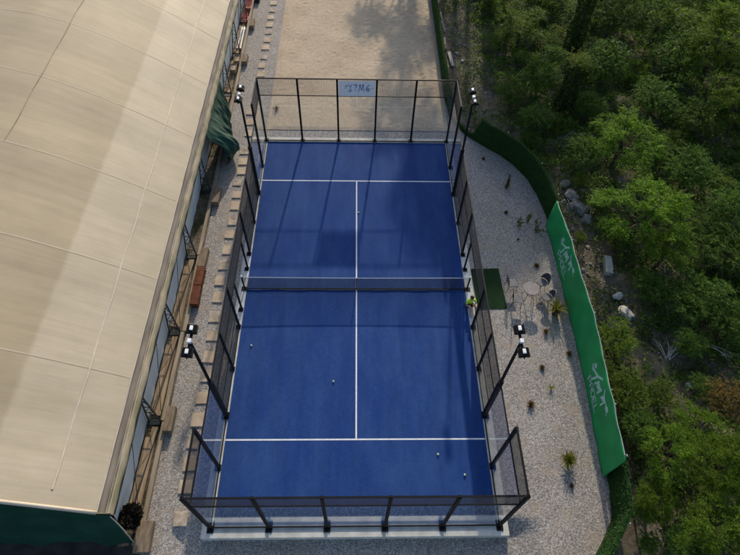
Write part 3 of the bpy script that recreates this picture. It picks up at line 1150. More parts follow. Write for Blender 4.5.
# green tarpaulin heap
def tarp(u, v):
    # u along the eave far -> near, v from eave down to the gravel
    y = 12.2 - 4.5 * u + .55 * v * (u - .45)
    zt = 2.38
    bul = .10 + 1.02 * math.exp(-((u - .82) / .28) ** 2) + .30 * math.exp(-((u - .3) / .3) ** 2)
    fold = .06 * math.sin(u * 30 + 5 * v) + .045 * math.sin(u * 57 - 6 * v) + .03 * math.sin(u * 17 + 9 * v) + .02 * math.sin(u * 90 + 14 * v)
    prof = math.sin(min(1, v / .78) * PI / 2) ** 1.3 if v < .78 else 1 - .45 * ((v - .78) / .22) ** 2
    x = -7.52 + bul * prof + fold * min(1, v * 2)
    z = zt * (1 - v) ** .9 + .02 + .03 * math.sin(u * 31 + v * 7) * v * (1 - v)
    y += .04 * math.sin(v * 13 + u * 9)
    return (x, y, z)


o = MB().grid(140, 50, tarp).build('tarpaulin', M['greencloth'], None, (-7.3, 9.5, 0), smooth=True)
o.location = (-7.3, 9.5, 0)
sol = o.modifiers.new('thickness', 'SOLIDIFY')
sol.thickness = .012
tag(o, 'dark green crumpled tarpaulin bulging from the marquee eave over the gravel', 'tarpaulin')

# =================================================================== STEPPING STONES
ST = [(-5.96, 24.74), (-5.97, 23.8), (-5.98, 22.85), (-5.98, 21.92), (-5.97, 21.0), (-5.97, 20.09), (-6.0, 19.2), (-5.99, 18.14), (-6.04, 17.19),
      (-5.99, 16.28), (-6.2, 12.58), (-6.19, 11.63), (-6.07, 10.68), (-6.18, 9.18), (-6.13, 8.37), (-6.13, 7.62), (-6.24, 6.75), (-6.18, 5.88),
      (-6.17, 5.11), (-6.16, 4.06), (-6.18, 3.2), (-6.17, 2.27), (-6.2, 1.37), (-6.25, .45), (-6.21, -.45), (-6.21, -1.47), (-6.15, -2.44),
      (-6.15, -3.43), (-6.10, -4.29), (-6.14, -5.24), (-6.16, -6.15), (-6.17, -7.03), (-6.17, -7.84), (-6.17, -8.66), (-6.14, -9.75)]
for i, (x, y) in enumerate(ST[::-1]):
    b = MB()
    w, l = rnd.uniform(.42, .50), rnd.uniform(.44, .58)
    b.bbox((0, 0, .005), (w, l, .07), .012)
    if rnd.random() < .6: b.box((rnd.uniform(-.08, .08), 0, .0403), (.012, l - .04, .002))
    o = b.build('stepping_stone', M['tan'] if i % 3 else M['tan_worn'])
    o.location = (x, y, -.012 + .01)
    o.rotation_euler = (rnd.uniform(-.015, .015), rnd.uniform(-.015, .015), rnd.uniform(-.07, .07))
    tag(o, 'square tan stepping stone, %s from the near end of the path beside the court' % ORD[i], 'stepping stone', 'stepping stones along the left of the court')

# =================================================================== LEAF TOOLS
def unit(a): return a / (np.linalg.norm(a, axis=-1, keepdims=True) + 1e-9)


def leaves(base, direc, up, length, width, fold=.25):
    """one kite shaped leaf per row: base point, direction, rough up"""
    d = unit(direc)
    s = unit(np.cross(d, up))
    n = np.cross(s, d)
    L = length[:, None]
    W = width[:, None]
    mid = base + d * L * .45
    return np.stack([base, mid + s * W * .5 + n * W * fold, base + d * L, mid - s * W * .5 + n * W * fold], 1)


def sprays(g, P, D, length, K, ll, lw, droop=.5):
    """feathery twigs: K leaflets in two rows along an arching stem"""
    n = len(P)
    D = unit(D)
    up = np.array([0, 0, 1.0])
    side = unit(np.cross(D, up) + g.normal(0, .15, (n, 3)))
    Q = []
    for k in range(K):
        t = (k + .6) / K
        pos = P + D * (length * t)[:, None] - up * (length * droop * t * t * .6)[:, None]
        tang = unit(D - up * droop * t * 1.2)
        for s in (-1, 1):
            d = unit(tang * .55 + side * s + g.normal(0, .18, (n, 3)))
            sc = (1 - .55 * t) * g.uniform(.75, 1.2, n)
            Q.append(leaves(pos, d, up + g.normal(0, .35, (n, 3)), ll * sc, lw * sc))
    return np.concatenate(Q)


def crown_points(g, lobes, n):
    """points on the outer, upper surfaces of a set of lobes -> position, outward direction"""
    c = np.array([l[0] for l in lobes])
    r = np.array([l[1] for l in lobes])
    w = r ** 2 / (r ** 2).sum()
    i = g.choice(len(lobes), n, p=w)
    d = unit(g.normal(0, 1, (n, 3)) + np.array([0, 0, .35]))
    rad = r[i] * g.uniform(.55, 1.0, n) ** .6
    return c[i] + d * rad[:, None] * np.array([1, 1, .8]), d


def make_lobes(g, R, n, flat=.75, spread=.65):
    """unit-ish crown of radius R round the origin"""
    out = [((0, 0, 0), R * .55)]
    for k in range(n):
        a = 2 * PI * (k + g.uniform(-.3, .3)) / n
        e = g.uniform(-.35, .75)
        q = R * g.uniform(.5, .5 + .34 * spread)
        out.append(((q * math.cos(a) * math.cos(e), q * math.sin(a) * math.cos(e), q * math.sin(e) * flat), R * g.uniform(.24, .42) * (1.2 - .3 * spread)))
    return out


def feather_crown(seed, R=1.0, n=430, K=6, mat='leaf_f', ll=.10, lw=.042, sl=.36):
    g = np.random.default_rng(seed)
    # separate leafy pads at the branch ends, with dark gaps between them
    lobes = [((0, 0, -.1 * R), R * .5)]
    for k in range(24):
        a = 2.399 * k + g.uniform(-.3, .3)
        e = g.uniform(-.25, 1.35)
        q = R * g.uniform(.62, 1.0) * (1 if k % 5 else .6)
        lobes.append(((q * math.cos(a) * math.cos(e), q * math.sin(a) * math.cos(e), q * math.sin(e) * .8), R * g.uniform(.18, .30)))
    pad = g.integers(1, len(lobes), n)
    c = np.array([l[0] for l in lobes])[pad]
    r = np.array([l[1] for l in lobes])[pad]
    out = unit(c * np.array([1, 1, .4]) + 1e-6)
    D = unit(g.normal(0, 1, (n, 3)) * np.array([1, 1, .28]) + out * .8 + np.array([0, 0, .12]))
    P = c + g.normal(0, .33, (n, 3)) * r[:, None] * np.array([1, 1, .45])
    return quads_mesh('crown', sprays(g, P, D, g.uniform(.6, 1.25, n) * sl, K, ll, lw, .55), M[mat]), lobes


def bush_crown(seed, R=1.0, n=2600, mat='leaf_s', ll=.085, lw=.055, tuft=True):
    g = np.random.default_rng(seed)
    lobes = make_lobes(g, R, 10)
    P, D = crown_points(g, lobes, n)
    P = P + g.normal(0, .05, (n, 3)) * R
    # leaves gather in tufts
    if tuft:
        t = g.integers(0, max(1, n // 14), n)
        P = P[t] * .8 + P * .2 + g.normal(0, .045, (n, 3)) * R
        D = D[t]
    D = unit(D + g.normal(0, .75, (n, 3)))
    up = unit(D * .3 + np.array([0, 0, 1.0]) + g.normal(0, .5, (n, 3)))
    s = g.uniform(.6, 1.35, n)
    Q = leaves(P, D, up, ll * s * R, lw * s * R)
    return quads_mesh('crown', Q, M[mat]), lobes


def trunk_mesh(seed, lobes, base_z, r0):
    """tapered trunk from the ground with a limb into each lobe"""
    r = random.Random(seed)
    m = MB()
    top = Vector((0, 0, -.15))
    b = Vector((r.uniform(-.08, .08), r.uniform(-.08, .08), base_z))
    mid = (b + top) / 2 + Vector((r.uniform(-.08, .08), r.uniform(-.08, .08), 0))
    m.tube([b - Vector((0, 0, .25)), b, mid, top], [r0 * 1.5, r0 * 1.2, r0 * .95, r0 * .75], 8)
    for c, rr in lobes[1:]:
        c = Vector(c)
        s = mid.lerp(top, r.uniform(.2, 1))
        k = s.lerp(c, .5) + Vector((0, 0, -.08))
        m.tube([s, k, c], [r0 * .5, r0 * .32, r0 * .12], 5)
    me = bpy.data.meshes.new('trunk')
    me.from_pydata(m.v, [], m.f)
    me.materials.append(M['bark'])
    me.update()
    return me


def shoot_crown(seed, R=1.0, n=330, K=8, mat='leaf_s', ll=.085, lw=.042, sl=.5, nl=9):
    """irregular shrub: arching leafy shoots of mixed length breaking out of uneven lobes"""
    g = np.random.default_rng(seed)
    lobes = make_lobes(g, R, nl, .7, 1.15)
    P, D = crown_points(g, lobes, n)
    P = P * .9
    D = unit(D * np.array([1, 1, .7]) + np.array([0, 0, .35]) + g.normal(0, .35, (n, 3)))
    L = sl * g.uniform(.35, 1.0, n) * (1 + .7 * (g.random(n) < .12))
    big = g.random(n) < .3
    Q = [sprays(g, P[~big], D[~big], L[~big], K, ll * .8, lw * .8, .7), sprays(g, P[big], D[big], L[big], K - 2, ll * 1.45, lw * 1.6, .9)]
    return quads_mesh('crown', np.concatenate(Q), M[mat]), lobes


KIND = {}
for k in range(3):
    KIND.setdefault('feather', []).append(feather_crown(20 + k, 1.0, 640, 8, 'leaf_f', .085, .036, .36) + (900 + k,))
for k in range(4):
    KIND.setdefault('shrub', []).append(shoot_crown(40 + k, 1.0, 420 + 40 * k, 8, 'leaf_s', .085, .042, .5, 7 + k) + (910 + k,))
for k in range(3):
    KIND.setdefault('yellow', []).append(shoot_crown(60 + k, 1.0, 420, 8, 'leaf_y', .08, .04, .45, 8 + k) + (920 + k,))
KIND['rusty'] = [shoot_crown(80, 1.0, 420, 8, 'leaf_r', .085, .042, .45, 9) + (930,)]
KIND['thin'] = [bush_crown(97, 1.0, 1500, 'leaf_s', .09, .055) + (950,)]
KIND['tall'] = [bush_crown(90 + k, 1.0, 5200, 'leaf_s', .10, .07, False) + (940 + k,) for k in range(2)]
TRUNKS = {}


def plant_tree(x, y, zc, R, kind, label, group, name, rz, flat=1.0):
    opts = KIND[kind]
    k = rnd.randrange(len(opts))
    crown, lobes, sd = opts[k]
    zg = terrain(x, y)
    h = round((zc - zg) / R, 1)
    key = (kind, k, h)
    if key not in TRUNKS: TRUNKS[key] = trunk_mesh(sd, lobes, -h, .07 if kind != 'tall' else .06)
    t = empty(name, (x, y, zg), label, 'tree' if name == 'tree' else 'bush', group, rz)
    s = R
    t.scale = (s * rnd.uniform(.9, 1.15), s * rnd.uniform(.9, 1.15), s)
    for nm, me in (('crown', crown), ('trunk', TRUNKS[key])):
        o = link_mesh(nm, me, t)
        o.location = (0, 0, (zc - zg) / s)
    return t


VEG = [
(11.15, -8.05, 1.7, 1.15, 'feather', 'feathery bright green tree just beyond the near end of the banner'),
(12.45, -8.75, 2.2, 1.35, 'feather', 'largest feathery bright green tree of the group at the lower right'),
(12.35, -7.2, 1.7, 1.05, 'feather', 'feathery green tree between the largest one and the rusty orange bush'),
(10.31, -9.5, 1.1, 0.83, 'feather', 'small bright yellow green bush directly beside the bare brown twigs past the banner end'),
(9.95, -9.78, 0.8, 0.62, 'shrub', 'low dull green shrub against the near bend of the hedge fence'),
(11.51, -10.58, 2.0, 1.38, 'feather', 'feathery green tree in the bottom right corner of the picture'),
(13.1, -9.0, 1.9, 1.2, 'feather', 'bright green tree cut by the right edge beside the large feathery tree'),
(13.99, -5.98, 1.6, 0.91, 'rusty', 'bush with rusty orange leaves among the green on the right edge'),
(13.72, -5.18, 1.0, 0.65, 'shrub', 'pale grey green bush just left of the rusty orange bush'),
(10.57, -5.47, 1.0, 1.05, 'yellow', 'yellowish green shrub crowding the back of the banner beside its nearer emblem'),
(11.98, -5.55, 0.8, 0.72, 'yellow', 'loose yellowish bush between the banner shrub and the dark hollow'),
(10.8, -3.07, 1.0, 1.01, 'yellow', 'yellowish green shrub crowding the back of the banner beside its middle'),
(10.64, -6.79, 1.0, 0.77, 'shrub', 'dark green shrub growing between the banner and the large feathery tree'),
(13.26, 2.81, 2.2, 2.17, 'feather', 'round tree with sunlit yellow green crown just beyond the grey stone heap'),
(14.06, 1.12, 1.6, 1.34, 'feather', 'lower green tree at the foot of the sunlit round tree'),
(13.77, 7.84, 2.2, 2.09, 'feather', 'broad tree with bright yellow top standing beyond the curve of the hedge fence'),
(11.73, 7.59, 1.6, 1.25, 'shrub', 'dark rounded bush on the left side of the broad bright topped tree'),
(11.67, 6.46, 0.7, 0.51, 'yellow', 'little bright yellow green sapling above the round grey boulder'),
(10.56, 19.59, 1.4, 1.76, 'yellow', 'sunlit yellow green bush at the top beside the dirt track'),
(10.94, 14.67, 1.3, 1.72, 'shrub', 'dark green thicket bush left of the ivy clad stump'),
(9.12, 13.4, 1.0, 1.28, 'shrub', 'dark green bush spilling over the dirt track left of the ivy clad stump'),
(10.09, 11.18, 0.9, 1.1, 'shrub', 'low dark bush at the foot of the ivy clad stump on the track side'),
(9.33, 19.17, 0.8, 1.02, 'shrub', 'small dull shrub beside the dirt track below the sunlit bush'),
(21.57, 15.99, 2.6, 3.01, 'feather', 'tall green tree with bright sprays near the top right corner'),
(21.3, 10.83, 2.2, 1.92, 'feather', 'green tree cut by the right edge below the top right corner'),
(18.43, 6.03, 1.2, 0.8, 'yellow', 'small bright sapling alone in the dark thicket on the right'),
(18.33, 3.73, 1.8, 1.51, 'shrub', 'dark bush on the right edge behind the lone bright sapling'),
(20.03, 16.12, 1.5, 2.39, 'shrub', 'very dark bush in the middle of the shaded thicket at the top'),
(19.55, 19.75, 2.0, 2.37, 'shrub', 'dark bush at the top edge between the ivy clad trunk and the tall green tree'),
(19.36, 10.96, 1.2, 1.76, 'shrub', 'dark broad leaved bush in the shaded thicket above the lone bright sapling'),
(17.43, 13.01, 1.2, 1.65, 'shrub', 'dark bush behind the broad bright topped tree'),
(15.15, 16.0, 1.5, 1.98, 'shrub', 'dark bush immediately right of the ivy clad stump'),
(16.75, 20.27, 2.0, 2.02, 'shrub', 'dark bush at the top edge just right of the ivy clad trunk'),
(14.94, -1.05, 1.2, 1.52, 'shrub', 'mid green bush on the right half way down the picture'),
(17.09, 1.3, 1.4, 1.64, 'shrub', 'mid green bush on the right edge half way down the picture'),
(15.89, -2.38, 1.3, 1.31, 'shrub', 'green bush on the right edge above the rusty orange bush'),
(13.23, -0.59, 0.9, 1.0, 'shrub', 'low green bush right of the two pale fallen stones'),
(13.9, -3.29, 0.8, 0.87, 'shrub', 'low bush beside the dry grey branches on the bare patch'),
(12.53, 2.35, 0.8, 0.73, 'shrub', 'low green bush right of the pale upright stone block'),
(10.81, 2.77, 0.5, 0.42, 'yellow', 'small yellowish plant on bare soil just behind the banner'),
(10.16, -4.65, 0.8, 0.62, 'yellow', 'small yellow green bush touching the banner between the two larger yellowish shrubs'),
(12.15, 4.61, 0.8, 0.76, 'shrub', 'dark low bush on the slope right of the grey stone heap'),
(12.35, 16.93, 1.2, 0.99, 'shrub', 'dark leafy bush between the ivy clad stump and the sunlit bush'),
(13.41, 12.14, 1.1, 1.16, 'shrub', 'dark green bush right of the foot of the ivy clad stump'),
(10.8, -10.75, 1.0, 0.75, 'shrub', 'shadowed shrub at the bottom edge left of the corner tree'),
(9.87, -10.82, 0.6, 0.5, 'shrub', 'small shadowed shrub at the bottom edge near the hedge bend'),
(17.1, 6.53, 1.4, 1.45, 'shrub', 'dark bush between the broad bright topped tree and the lone bright sapling'),
(16.91, 2.98, 1.2, 1.24, 'shrub', 'dark bush right of the sunlit round tree'),
]
for (x, y, z, R, kind, lab) in VEG:
    big = kind == 'feather' and R > 1.0
    dx = R * (.80 if kind == 'feather' else .84)
    plant_tree(x, y, max(z, R * .72), dx, kind, lab, 'trees of the thicket' if big else 'bushes of the thicket', 'tree' if big else 'bush', rnd.uniform(0, 6.28))

# bushes that fill the thicket between the ones above
def filler():
    r = random.Random(31)
    placed = [(v[0], v[1], v[3]) for v in VEG]
    n = 0
    tries = 0
    while n < 75 and tries < 6000:
        tries += 1
        x, y = r.uniform(7, 30), r.uniform(-12.5, 27.5)
        if x > 14.5 + (y + 12) * .42: continue
        if float(density(np.array([x]), np.array([y]))[0]) < .72: continue
        R = r.uniform(.55, 1.15)
        if any((x - a) ** 2 + (y - b) ** 2 < (.72 * (R + c)) ** 2 for a, b, c in placed): continue
        placed.append((x, y, R))
        k = r.choice(['shrub', 'shrub', 'shrub', 'feather', 'yellow'])
        plant_tree(x, y, R * r.uniform(.55, .85), R, k, 'leafy green bush filling the dense thicket between larger bushes and trees',
                   'bushes filling the thicket', 'bush', r.uniform(0, 6.28))
        n += 1


# tall trees past the far end: they throw the long morning shade over the sand, the far turf and the upper gravel
for (x, y, zc, R, kd) in TALL:
    plant_tree(x, y, zc, R, kd, 'tall leafy tree standing past the far end of the sand court', 'tall trees past the far end', 'tree', rnd.uniform(0, 6.28))


# ------------------------------------------------------------------ undergrowth (nobody could count it)
def density(x, y):
    hx = np.where(y > 12, 5.9, np.where(y > 7, 5.9 + (12 - y) / 5 * 4.0, 9.95))
    d = x - hx
    f = np.clip((d - .15) / .8, 0, 1)

    def hole(cx, cy, rx, ry, k=1.0): return 1 - k * np.exp(-((x - cx) / rx) ** 2 - ((y - cy) / ry) ** 2)

    f = f * hole(7.0, 21, 1.6, 6, .9) * hole(7.9, 13.5, 1.4, 3.5, .9) * hole(10.9, 5.6, 1.3, 2.4, .97) * hole(11.2, 1.4, 1.6, 3.0, .95)
    f = f * hole(12.2, -1.0, .9, 1.0, .8) * hole(13.0, -3.5, 1.5, 1.0, .97) * hole(13.2, -5.6, 1.0, .8, .85) * hole(10.5, -8.6, .7, .6, .8)
    f = f * hole(10.6, -10.6, 1.0, .7, .7)
    return f


def undergrowth():
    g = np.random.default_rng(77)
    n = 80000
    x = g.uniform(5.7, 31, n)
    y = g.uniform(-13, 28.5, n)
    dn = density(x, y) * (.68 + .32 * np.sin(x * 1.7 + 2 * np.sin(y * .9)) * np.sin(y * 1.4 + x * .3))
    keep = (g.random(n) < dn) & (x < 16 + (y + 13) * .42)
    x, y = x[keep], y[keep]
    n = len(x)
    z = np.array([terrain(a, b) for a, b in zip(x, y)])
    hump = .28 + .25 * np.sin(x * 2.3 + y) * np.sin(y * 1.9 - x * .6)
    Q = []
    for k in range(5):
        P = np.stack([x + g.normal(0, .12, n), y + g.normal(0, .12, n), z + np.abs(hump) * g.uniform(.1, 1.25, n)], 1)
        D = unit(g.normal(0, 1, (n, 3)) * np.array([1, 1, .5]) + np.array([0, 0, .2]))
        s = g.uniform(.07, .19, n)
        Q.append(leaves(P, D, np.array([0, 0, 1.0]) + g.normal(0, .4, (n, 3)), s, s * .6))
    me = quads_mesh('undergrowth', np.concatenate(Q), M['leaf_u'])
    o = link_mesh('undergrowth', me)
    tag(o, 'low tangled green undergrowth covering the soil beyond the hedge fence', 'undergrowth', None, 'stuff')


filler()
undergrowth()


def dry_litter():
    """dead stalks and twigs lying about on the bare soil"""
    g = np.random.default_rng(78)
    n = 2600
    x = g.uniform(5.8, 15, n)
    y = g.uniform(-11, 26, n)
    k = (density(x, y) < .35) & (density(x + .25, y) > .001) & (x > np.where(y > 12, 6.0, np.where(y > 7, 6.0 + (12 - y) / 5 * 4.0, 10.0)))
    x, y = x[k], y[k]
    n = len(x)
    z = np.array([terrain(a, b) for a, b in zip(x, y)]) + .03
    P = np.stack([x, y, z], 1)
    D = unit(g.normal(0, 1, (n, 3)) * np.array([1, 1, .22]) + np.array([0, 0, .06]))
    Q = leaves(P, D, np.array([0, 0, 1.0]) + g.normal(0, .2, (n, 3)), g.uniform(.15, .6, n), g.uniform(.012, .035, n), .5)
    o = link_mesh('dry_litter', quads_mesh('dry_litter', Q, M['twig']))
    tag(o, 'dry stalks and dead twigs strewn over the bare soil behind the hedge fence', 'litter', None, 'stuff')


dry_litter()


def rubble():
    """small broken stones scattered over the bare soil"""
    g = np.random.default_rng(79)
    r = random.Random(80)
    m = MB()
    n = 0
    while n < 700:
        x, y = r.uniform(5.8, 14.5), r.uniform(-6, 24)
        lim = 6.1 if y > 12 else (6.1 + (12 - y) / 5 * 4.0 if y > 7 else 10.1)
        if x < lim or float(density(np.array([x]), np.array([y]))[0]) > .3: continue
        s = r.uniform(.02, .055) * (2.2 if r.random() < .08 else 1)
        m.rock((x, y, terrain(x, y) + s * .3), (s * r.uniform(.8, 1.5), s, s * .7), n, r.uniform(0, 6), 1, .3)
        n += 1
    tag(m.build('rubble', M['rubble']), 'small broken pale stones scattered over the bare soil behind the hedge fence', 'rubble', None, 'stuff')


rubble()


def ivy(x, y, h, r, lean, lab, seed, name='ivy_clad_trunk'):
    g = np.random.default_rng(seed)
    zg = terrain(x, y)
    t = empty(name, (x, y, zg), lab, 'ivy trunk', 'ivy clad trunks')
    MB().tube([(0, 0, -.2), (lean[0] * .4, lean[1] * .4, h * .5), (lean[0], lean[1], h * .96)], [r * .6, r * .5, r * .35], 9).build('trunk', M['bark'], t)
    n = int(5200 * h / 3.3)
    a = g.uniform(0, 2 * PI, n)
    v = g.uniform(0, 1, n) ** .9
    rr = r * (1.05 + .35 * np.sin(a * 2 + v * 9) * .5 + g.normal(0, .12, n)) * np.where(v > .82, 1.25, 1) * np.where(v < .12, 1.5, 1)
    P = np.stack([lean[0] * v + rr * np.cos(a), lean[1] * v + rr * np.sin(a), h * v], 1)
    D = unit(np.stack([np.cos(a), np.sin(a), np.full(n, -.3)], 1) + g.normal(0, .5, (n, 3)))
    s = g.uniform(.07, .15, n)
    Q = [leaves(P, D, np.array([0, 0, 1.0]) + g.normal(0, .4, (n, 3)), s, s * .75)]
    m = 420
    P = np.array([lean[0], lean[1], h]) + g.normal(0, 1, (m, 3)) * np.array([r * .8, r * .8, .18])
    D = g.normal(0, 1, (m, 3)) + np.array([0, 0, .5])
    top = sprays(g, P, D, g.uniform(.2, .5, m), 4, .09, .05, .8)
    link_mesh('painted_sunlit_top', quads_mesh('painted_sunlit_top', top, M['leaf_y']), t)  # brighter leaf colour paints sunlight onto the top of the trunk
    o = link_mesh('crown', quads_mesh('crown', np.concatenate(Q), M['leaf_i']), t)


ivy(12.2, 13.0, 3.2, .42, (.15, .1), 'ivy clad broken trunk with a shaggy sunlit top, right of the dirt track', 5)
ivy(13.95, 18.6, 4.6, .45, (.1, .25), 'taller dark ivy clad trunk rising out of the top edge of the picture', 6)

# =================================================================== HEDGE FENCE AND BANNER
def resample(P, step):
    out = [Vector((*P[0], 0))]
    for a, b in zip(P[:-1], P[1:]):
        a, b = Vector((*a, 0)), Vector((*b, 0))
        n = max(1, round((b - a).length / step))
        out += [a.lerp(b, k / n) for k in range(1, n + 1)]
    return out


hedge = empty('hedge_fence', (9.0, 0, 0), 'long artificial box hedge fence curving round the right edge of gravel and sand', 'hedge fence')
HO = (9.0, 0, 0)
HT = 1.5


def hedge_height(p):
    if p.y > 13: return 1.2
    if p.y > 10.2: return .28
    return HT


pts = resample(HP, .5)
hb = MB()
nrm = []
for i, p in enumerate(pts):
    d = (pts[min(i + 1, len(pts) - 1)] - pts[max(i - 1, 0)]).normalized()
    nrm.append(Vector((d.y, -d.x, 0)))     # points to the court side
sec = []
for p, n in zip(pts, nrm):
    h = hedge_height(p)
    sec += [p - n * .0, p - n * .0 + Vector((0, 0, h)), p - n * .12 + Vector((0, 0, h)), p - n * .12]
F = []
for i in range(len(pts) - 1):
    for k in range(4): F.append((i * 4 + k, i * 4 + (k + 1) % 4, (i + 1) * 4 + (k + 1) % 4, (i + 1) * 4 + k))
hb.poly(sec, F).build('backing', M['hedgecore'], hedge, HO)


def hedge_leaves():
    g = np.random.default_rng(9)
    Q = []
    for i in range(len(pts) - 1):
        a, b = np.array(pts[i]), np.array(pts[i + 1])
        n = np.array(nrm[i])
        L = np.linalg.norm(b - a)
        h = hedge_height(pts[i])
        m = int(330 * L * h)
        t = g.uniform(0, 1, m)
        side = g.choice([1, 1, 1, -1, 0], m)
        zz = np.where(side == 0, h, g.uniform(0, h, m))
        off = np.where(side == 1, .0, np.where(side == -1, -.12, -g.uniform(0, .12, m)))
        P = a + (b - a) * t[:, None] + n * off[:, None]
        P[:, 2] = zz
        D = unit(n * np.where(side == -1, -1, 1)[:, None] * .7 + g.normal(0, .6, (m, 3)) + np.array([0, 0, .25]))
        s = g.uniform(.035, .075, m)
        Q.append(leaves(P, D, np.array([0, 0, 1.0]) + g.normal(0, .5, (m, 3)), s, s * .7))
    q = np.concatenate(Q) - np.array([9.0, 0, 0])
    link_mesh('foliage', quads_mesh('foliage', q, M['hedge']), hedge)


hedge_leaves()
for i in range(0, len(pts), 5):
    p = pts[i] - nrm[i] * .16
    MB().tube([(p.x, p.y, 0), (p.x, p.y, hedge_height(pts[i]) + .05)], .025, 7).build('post', M['post'], hedge, HO)

BANP = [(9.52, 3.96), (9.545, 2.0), (9.53, 0), (9.50, -2.6), (9.42, -4.6), (9.30, -6.6), (9.18, -8.44)]
BH = [1.75, 1.98, 2.08, 2.16, 2.10, 2.08, 2.08]
ban = empty('banner_fence', (9.45, -2.2, 0), 'long bright green banner with pale padel emblems fixed along the hedge fence', 'banner')
BO = (9.45, -2.2, 0)


def ban_xy(y):
    for (xa, ya), (xb, yb) in zip(BANP[:-1], BANP[1:]):
        if yb <= y <= ya: return xa + (xb - xa) * (ya - y) / (ya - yb)
    return BANP[-1][0]


def ban_h(y):
    for k in range(len(BANP) - 1):
        ya, yb = BANP[k][1], BANP[k + 1][1]
        if yb <= y <= ya: return BH[k] + (BH[k + 1] - BH[k]) * (ya - y) / (ya - yb)
    return BH[-1]


BJ = [3.85, 1.35, -2.55, -6.4, -8.25]


def ban_pt(y, z, off=0.0):
    dj = min(abs(y - j) for j in BJ)
    wav = .018 * min(1, dj) * math.sin(z * 2.2 + y * .9) + .012 * math.sin(y * 5 + z * 4)
    return (ban_xy(y) - .02 + wav - off + .02 * z, y, z)


def bsheet(u, v):
    y = 3.96 - 12.4 * u
    dj = min(abs(y - j) for j in BJ)
    z = .03 + (ban_h(y) - .05 * min(1, dj / 1.2) - .03) * v
    return ban_pt(y, z)


b = MB().grid(150, 16, bsheet).build('banner_sheet', M['banner'], ban, BO, smooth=True)
sol = b.modifiers.new('thickness', 'SOLIDIFY')
sol.thickness = .006
sol.offset = 1
for j in BJ:
    MB().tube([(ban_xy(j) + .07, j, 0), (ban_xy(j) + .085, j, ban_h(j) + .02)], .024, 8).build('post', M['post'], ban, BO)
MB().tube([ban_pt(y, ban_h(y) - .05 * min(1, min(abs(y - j) for j in BJ) / 1.2), -.012) for y in np.arange(3.95, -8.42, -.2)], .014, 6).build('top_cord', M['post'], ban, BO)
for j in BJ[1:4]:
    MB().grid(1, 12, lambda u, v, j=j: ban_pt(j + .03 - .06 * u, .04 + (ban_h(j) - .08) * v, .006)).build('joint_strip', M['banner'], ban, BO)


def emblem(y0):
    """pale print: two playing figures with ball and racket over the word PADEL; y0 = left edge"""
    m = MB()
    cnt = [0]

    def S2(P, w, closed=False):
        pts = P + ([P[0]] if closed else [])
        cnt[0] += 1
        off = .010 + .0007 * cnt[0]
        for p, q in zip(pts[:-1], pts[1:]):
            a, b = Vector((p[0], p[1], 0)), Vector((q[0], q[1], 0))
            d = (b - a)
            n = max(1, int(d.length / .15))
            dn = d.normalized()
            s = Vector((-dn.y, dn.x, 0)) * (w / 2)
            e = dn * (w * .25)
            a2, b2 = a - e, b + e
            row = []
            for k in range(n + 1):
                c = a2.lerp(b2, k / n)
                for sg_ in (-1, 1):
                    c2 = c + s * sg_
                    row.append(ban_pt(y0 - c2.x, c2.y, off))
            m.poly(row, [(2 * k, 2 * k + 1, 2 * k + 3, 2 * k + 2) for k in range(n)])

    def disc(cx, cz, rx, rz, a=0):
        cnt[0] += 1
        off = .010 + .0007 * cnt[0]
        P = []
        for k in range(18):
            t = 2 * PI * k / 18
            u, v = rx * math.cos(t), rz * math.sin(t)
            P.append(ban_pt(y0 - (cx + u * math.cos(a) - v * math.sin(a)), cz + u * math.sin(a) + v * math.cos(a), off))
        m.poly(P, [tuple(range(18))])

    disc(.56, 1.36, .11, .10)
    S2([(.42, 1.20), (.55, 1.08), (.75, 1.21), (1.04, 1.38), (1.31, 1.70)], .10)
    S2([(.86, .78), (.98, 1.12), (1.02, 1.40)], .09)
    S2([(.62, 1.24), (.50, 1.38)], .07)
    S2([(1.15, .96), (1.29, 1.42), (1.34, 1.08), (1.63, 1.44), (1.54, .96)], .085)
    disc(1.44, 1.26, .14, .16)
    S2([(1.75, 1.72), (1.89, 1.50), (1.84, 1.18)], .085)
    S2([(1.89, 1.50), (2.12, 1.48), (2.07, 1.04)], .08)
    disc(1.96, 1.40, .10, .16)
    S2([(2.1, 1.48), (2.34, 1.50)], .06)
    disc(2.42, 1.50, .15, .10, .2)
    S2([(2.5, 1.42), (2.62, 1.33)], .05)
    m.build('player_emblem', M['print'], ban, BO)
    # lettering, drawn as outline strokes
    T = MB()
    m = T
    x = .70
    W, H, z0 = .22, .36, .42
    for ch in ('P', 'A', 'D', 'E', 'L'):
        for P in {'P': [[(0, 0), (0, 1), (.8, 1), (1, .85), (1, .6), (.8, .45), (0, .45)]],
                  'A': [[(0, 0), (0, .8), (.25, 1), (.75, 1), (1, .8), (1, 0)], [(0, .42), (1, .42)]],
                  'D': [[(0, 0), (0, 1), (.7, 1), (1, .75), (1, .25), (.7, 0), (0, 0)]],
                  'E': [[(1, 0), (0, 0), (0, 1), (1, 1)], [(0, .5), (.8, .5)]],
                  'L': [[(0, 1), (0, 0), (1, 0)]]}[ch]:
            S2([(x + p[0] * W, z0 + p[1] * H) for p in P], .055)
        x += W + .085
    T.build('lettering', M['print'], ban, BO)


emblem(-3.95)
emblem(2.45)

# =================================================================== GRAVEL TERRACE: mat, table, chairs
o = MB().bbox((0, 0, .012), (1.32, 2.24, .024), .004).build('turf_mat', M['mat'])
o.location = (6.08, .09, -.008)
o.rotation_euler.z = .03
tag(o, 'rectangular dark green artificial turf mat on the gravel outside the right doorway', 'mat')

